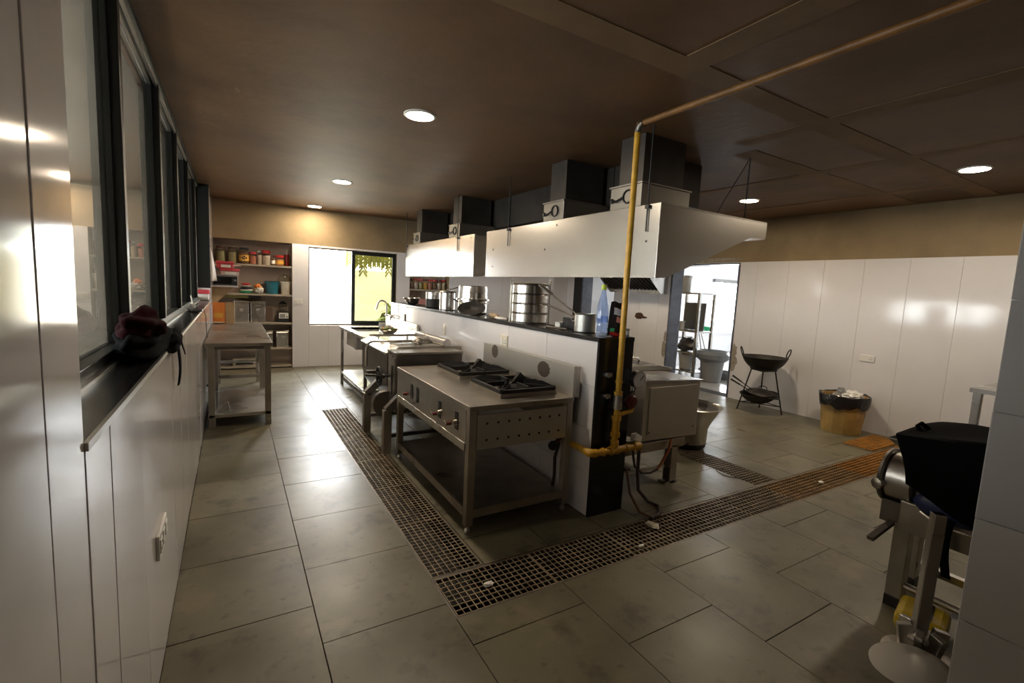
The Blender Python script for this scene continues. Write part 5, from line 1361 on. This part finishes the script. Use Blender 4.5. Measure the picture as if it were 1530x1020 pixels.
MB().lathe([(.17, 0), (.18, .01), (.22, .42), (.2, .42)], (7.98, 5.76, 0), 28).build('drum_body', GREYPL, dr)
MB().lathe([(.23, .40), (.30, .46), (.31, .54), (.27, .60), (.2, .56), (0, .5)], (7.98, 5.76, 0), 28, cap=False).build('liner', mat('grey_liner', (.20, .21, .22), .35, bump=.4, bump_scale=25), dr)
t = thing('mop', 'long handled mop leaning by the drum in the bright room', 'mop', (8.45, 6.3, 0))
MB().tube([(8.45, 6.3, .15), (8.62, 6.75, 1.5)], .012, 8).build('mop_handle', ALU, t)
MB().blob((8.45, 6.29, .09), (.09, .09, .09), 2, .25).build('mop_head', GREYPL, t)
t = thing('broom', 'second long handled broom leaning by the drum', 'broom', (8.75, 6.4, 0))
MB().tube([(8.75, 6.4, .2), (8.63, 6.8, 1.5)], .012, 8).build('broom_handle', ALU, t)
MB().prism([(8.68, 0), (8.82, 0), (8.78, .22), (8.72, .22)], 'y', 6.37, 6.43).build('broom_head', GREYPL, t, smooth=0)
t = thing('steel_counter', 'low steel counter with bowls in the bright room beyond', 'counter', (8.6, 7.6, 0))
B((8.3, 7.3, .66), (9.3, 7.9, .70)).build('counter_top', STEEL, t, smooth=0)
for (x, y) in ((8.35, 7.35), (9.25, 7.35), (8.35, 7.85), (9.25, 7.85)):
    B((x - .02, y - .02, 0), (x + .02, y + .02, .66)).build('leg', STEEL, t, smooth=0)
tub('low grey basin on the floor behind the drum', 'floor_basin', 8.6, 5.85, 0, .18, .22, .12, GREYPL)
t = thing('green_tub', 'small green tub on the window ledge of the bright room', 'tub', (12.0, 8.9, .6))
B((11.7, 8.8, .58), (13.6, 8.995, .64)).build('ledge', ROOMWALL, w9, smooth=0)
MB().lathe([(.08, 0), (.09, .01), (.11, .13), (.1, .14), (0, .14)], (11.95, 8.89, .641), 18).build('tub_body', GREEN, t)
t = thing('white_pot', 'white pot on the window ledge of the bright room', 'pot', (12.95, 8.9, .64))
MB().lathe([(.07, 0), (.09, .02), (.095, .28), (.09, .30), (0, .31)], (12.95, 8.89, .641), 20).build('pot_body', WHITE, t)
t = thing('floor_cloth', 'crumpled orange cloth on the bright room floor by the wall', 'cloth', (11.5, 8.2, 0))
MB().blob((11.6, 8.2, .05), (.35, .25, .07), 6, .25).build('cloth_heap', mat('orange_brown_cloth', (.42, .14, .05), .8), t)
t = thing('scullery_hood', 'small white hood with dark louvres high in the bright room', 'hood', (8.5, 8.3, 2.2))
B((7.9, 7.9, 2.35), (9.2, 8.99, 2.45)).build('hood_top', WHITE, t, smooth=0)
for k in range(8):
    B((7.95 + k * .15, 7.9, 2.25), (8.0 + k * .15, 8.99, 2.35)).build('louvre', SOOT, t, smooth=0)

# ================================================================== ceiling lamps
def lamp(x, y, label):
    t = thing('ceiling_light', label, 'light', (x, y, CZ), 'round recessed ceiling lights')
    MB().lathe([(0.118, 0.0), (0.118, -0.006), (0.100, -0.012), (0.098, 0.0)], (x, y, CZ), 32, cap=False).build('trim_ring', WHITE, t)
    MB().lathe([(0.0985, -0.002), (0.0985, -0.009), (0.0, -0.010)], (x, y, CZ), 32).build('diffuser', LAMPGLOW, t)
for (x, y, l) in ((1.2, 3.48, 'round lit ceiling light nearest above the stove aisle'), (1.2, 6.34, 'round lit ceiling light in the middle above the left aisle'),
                  (1.22, 8.80, 'round lit ceiling light close to the back wall'), (5.51, 3.68, 'round lit ceiling light seen beside the hood end'),
                  (5.55, 1.62, 'round lit ceiling light near the right tiled wall'), (5.5, 6.4, 'round ceiling light hidden above behind the hood')):
    lamp(x, y, l)
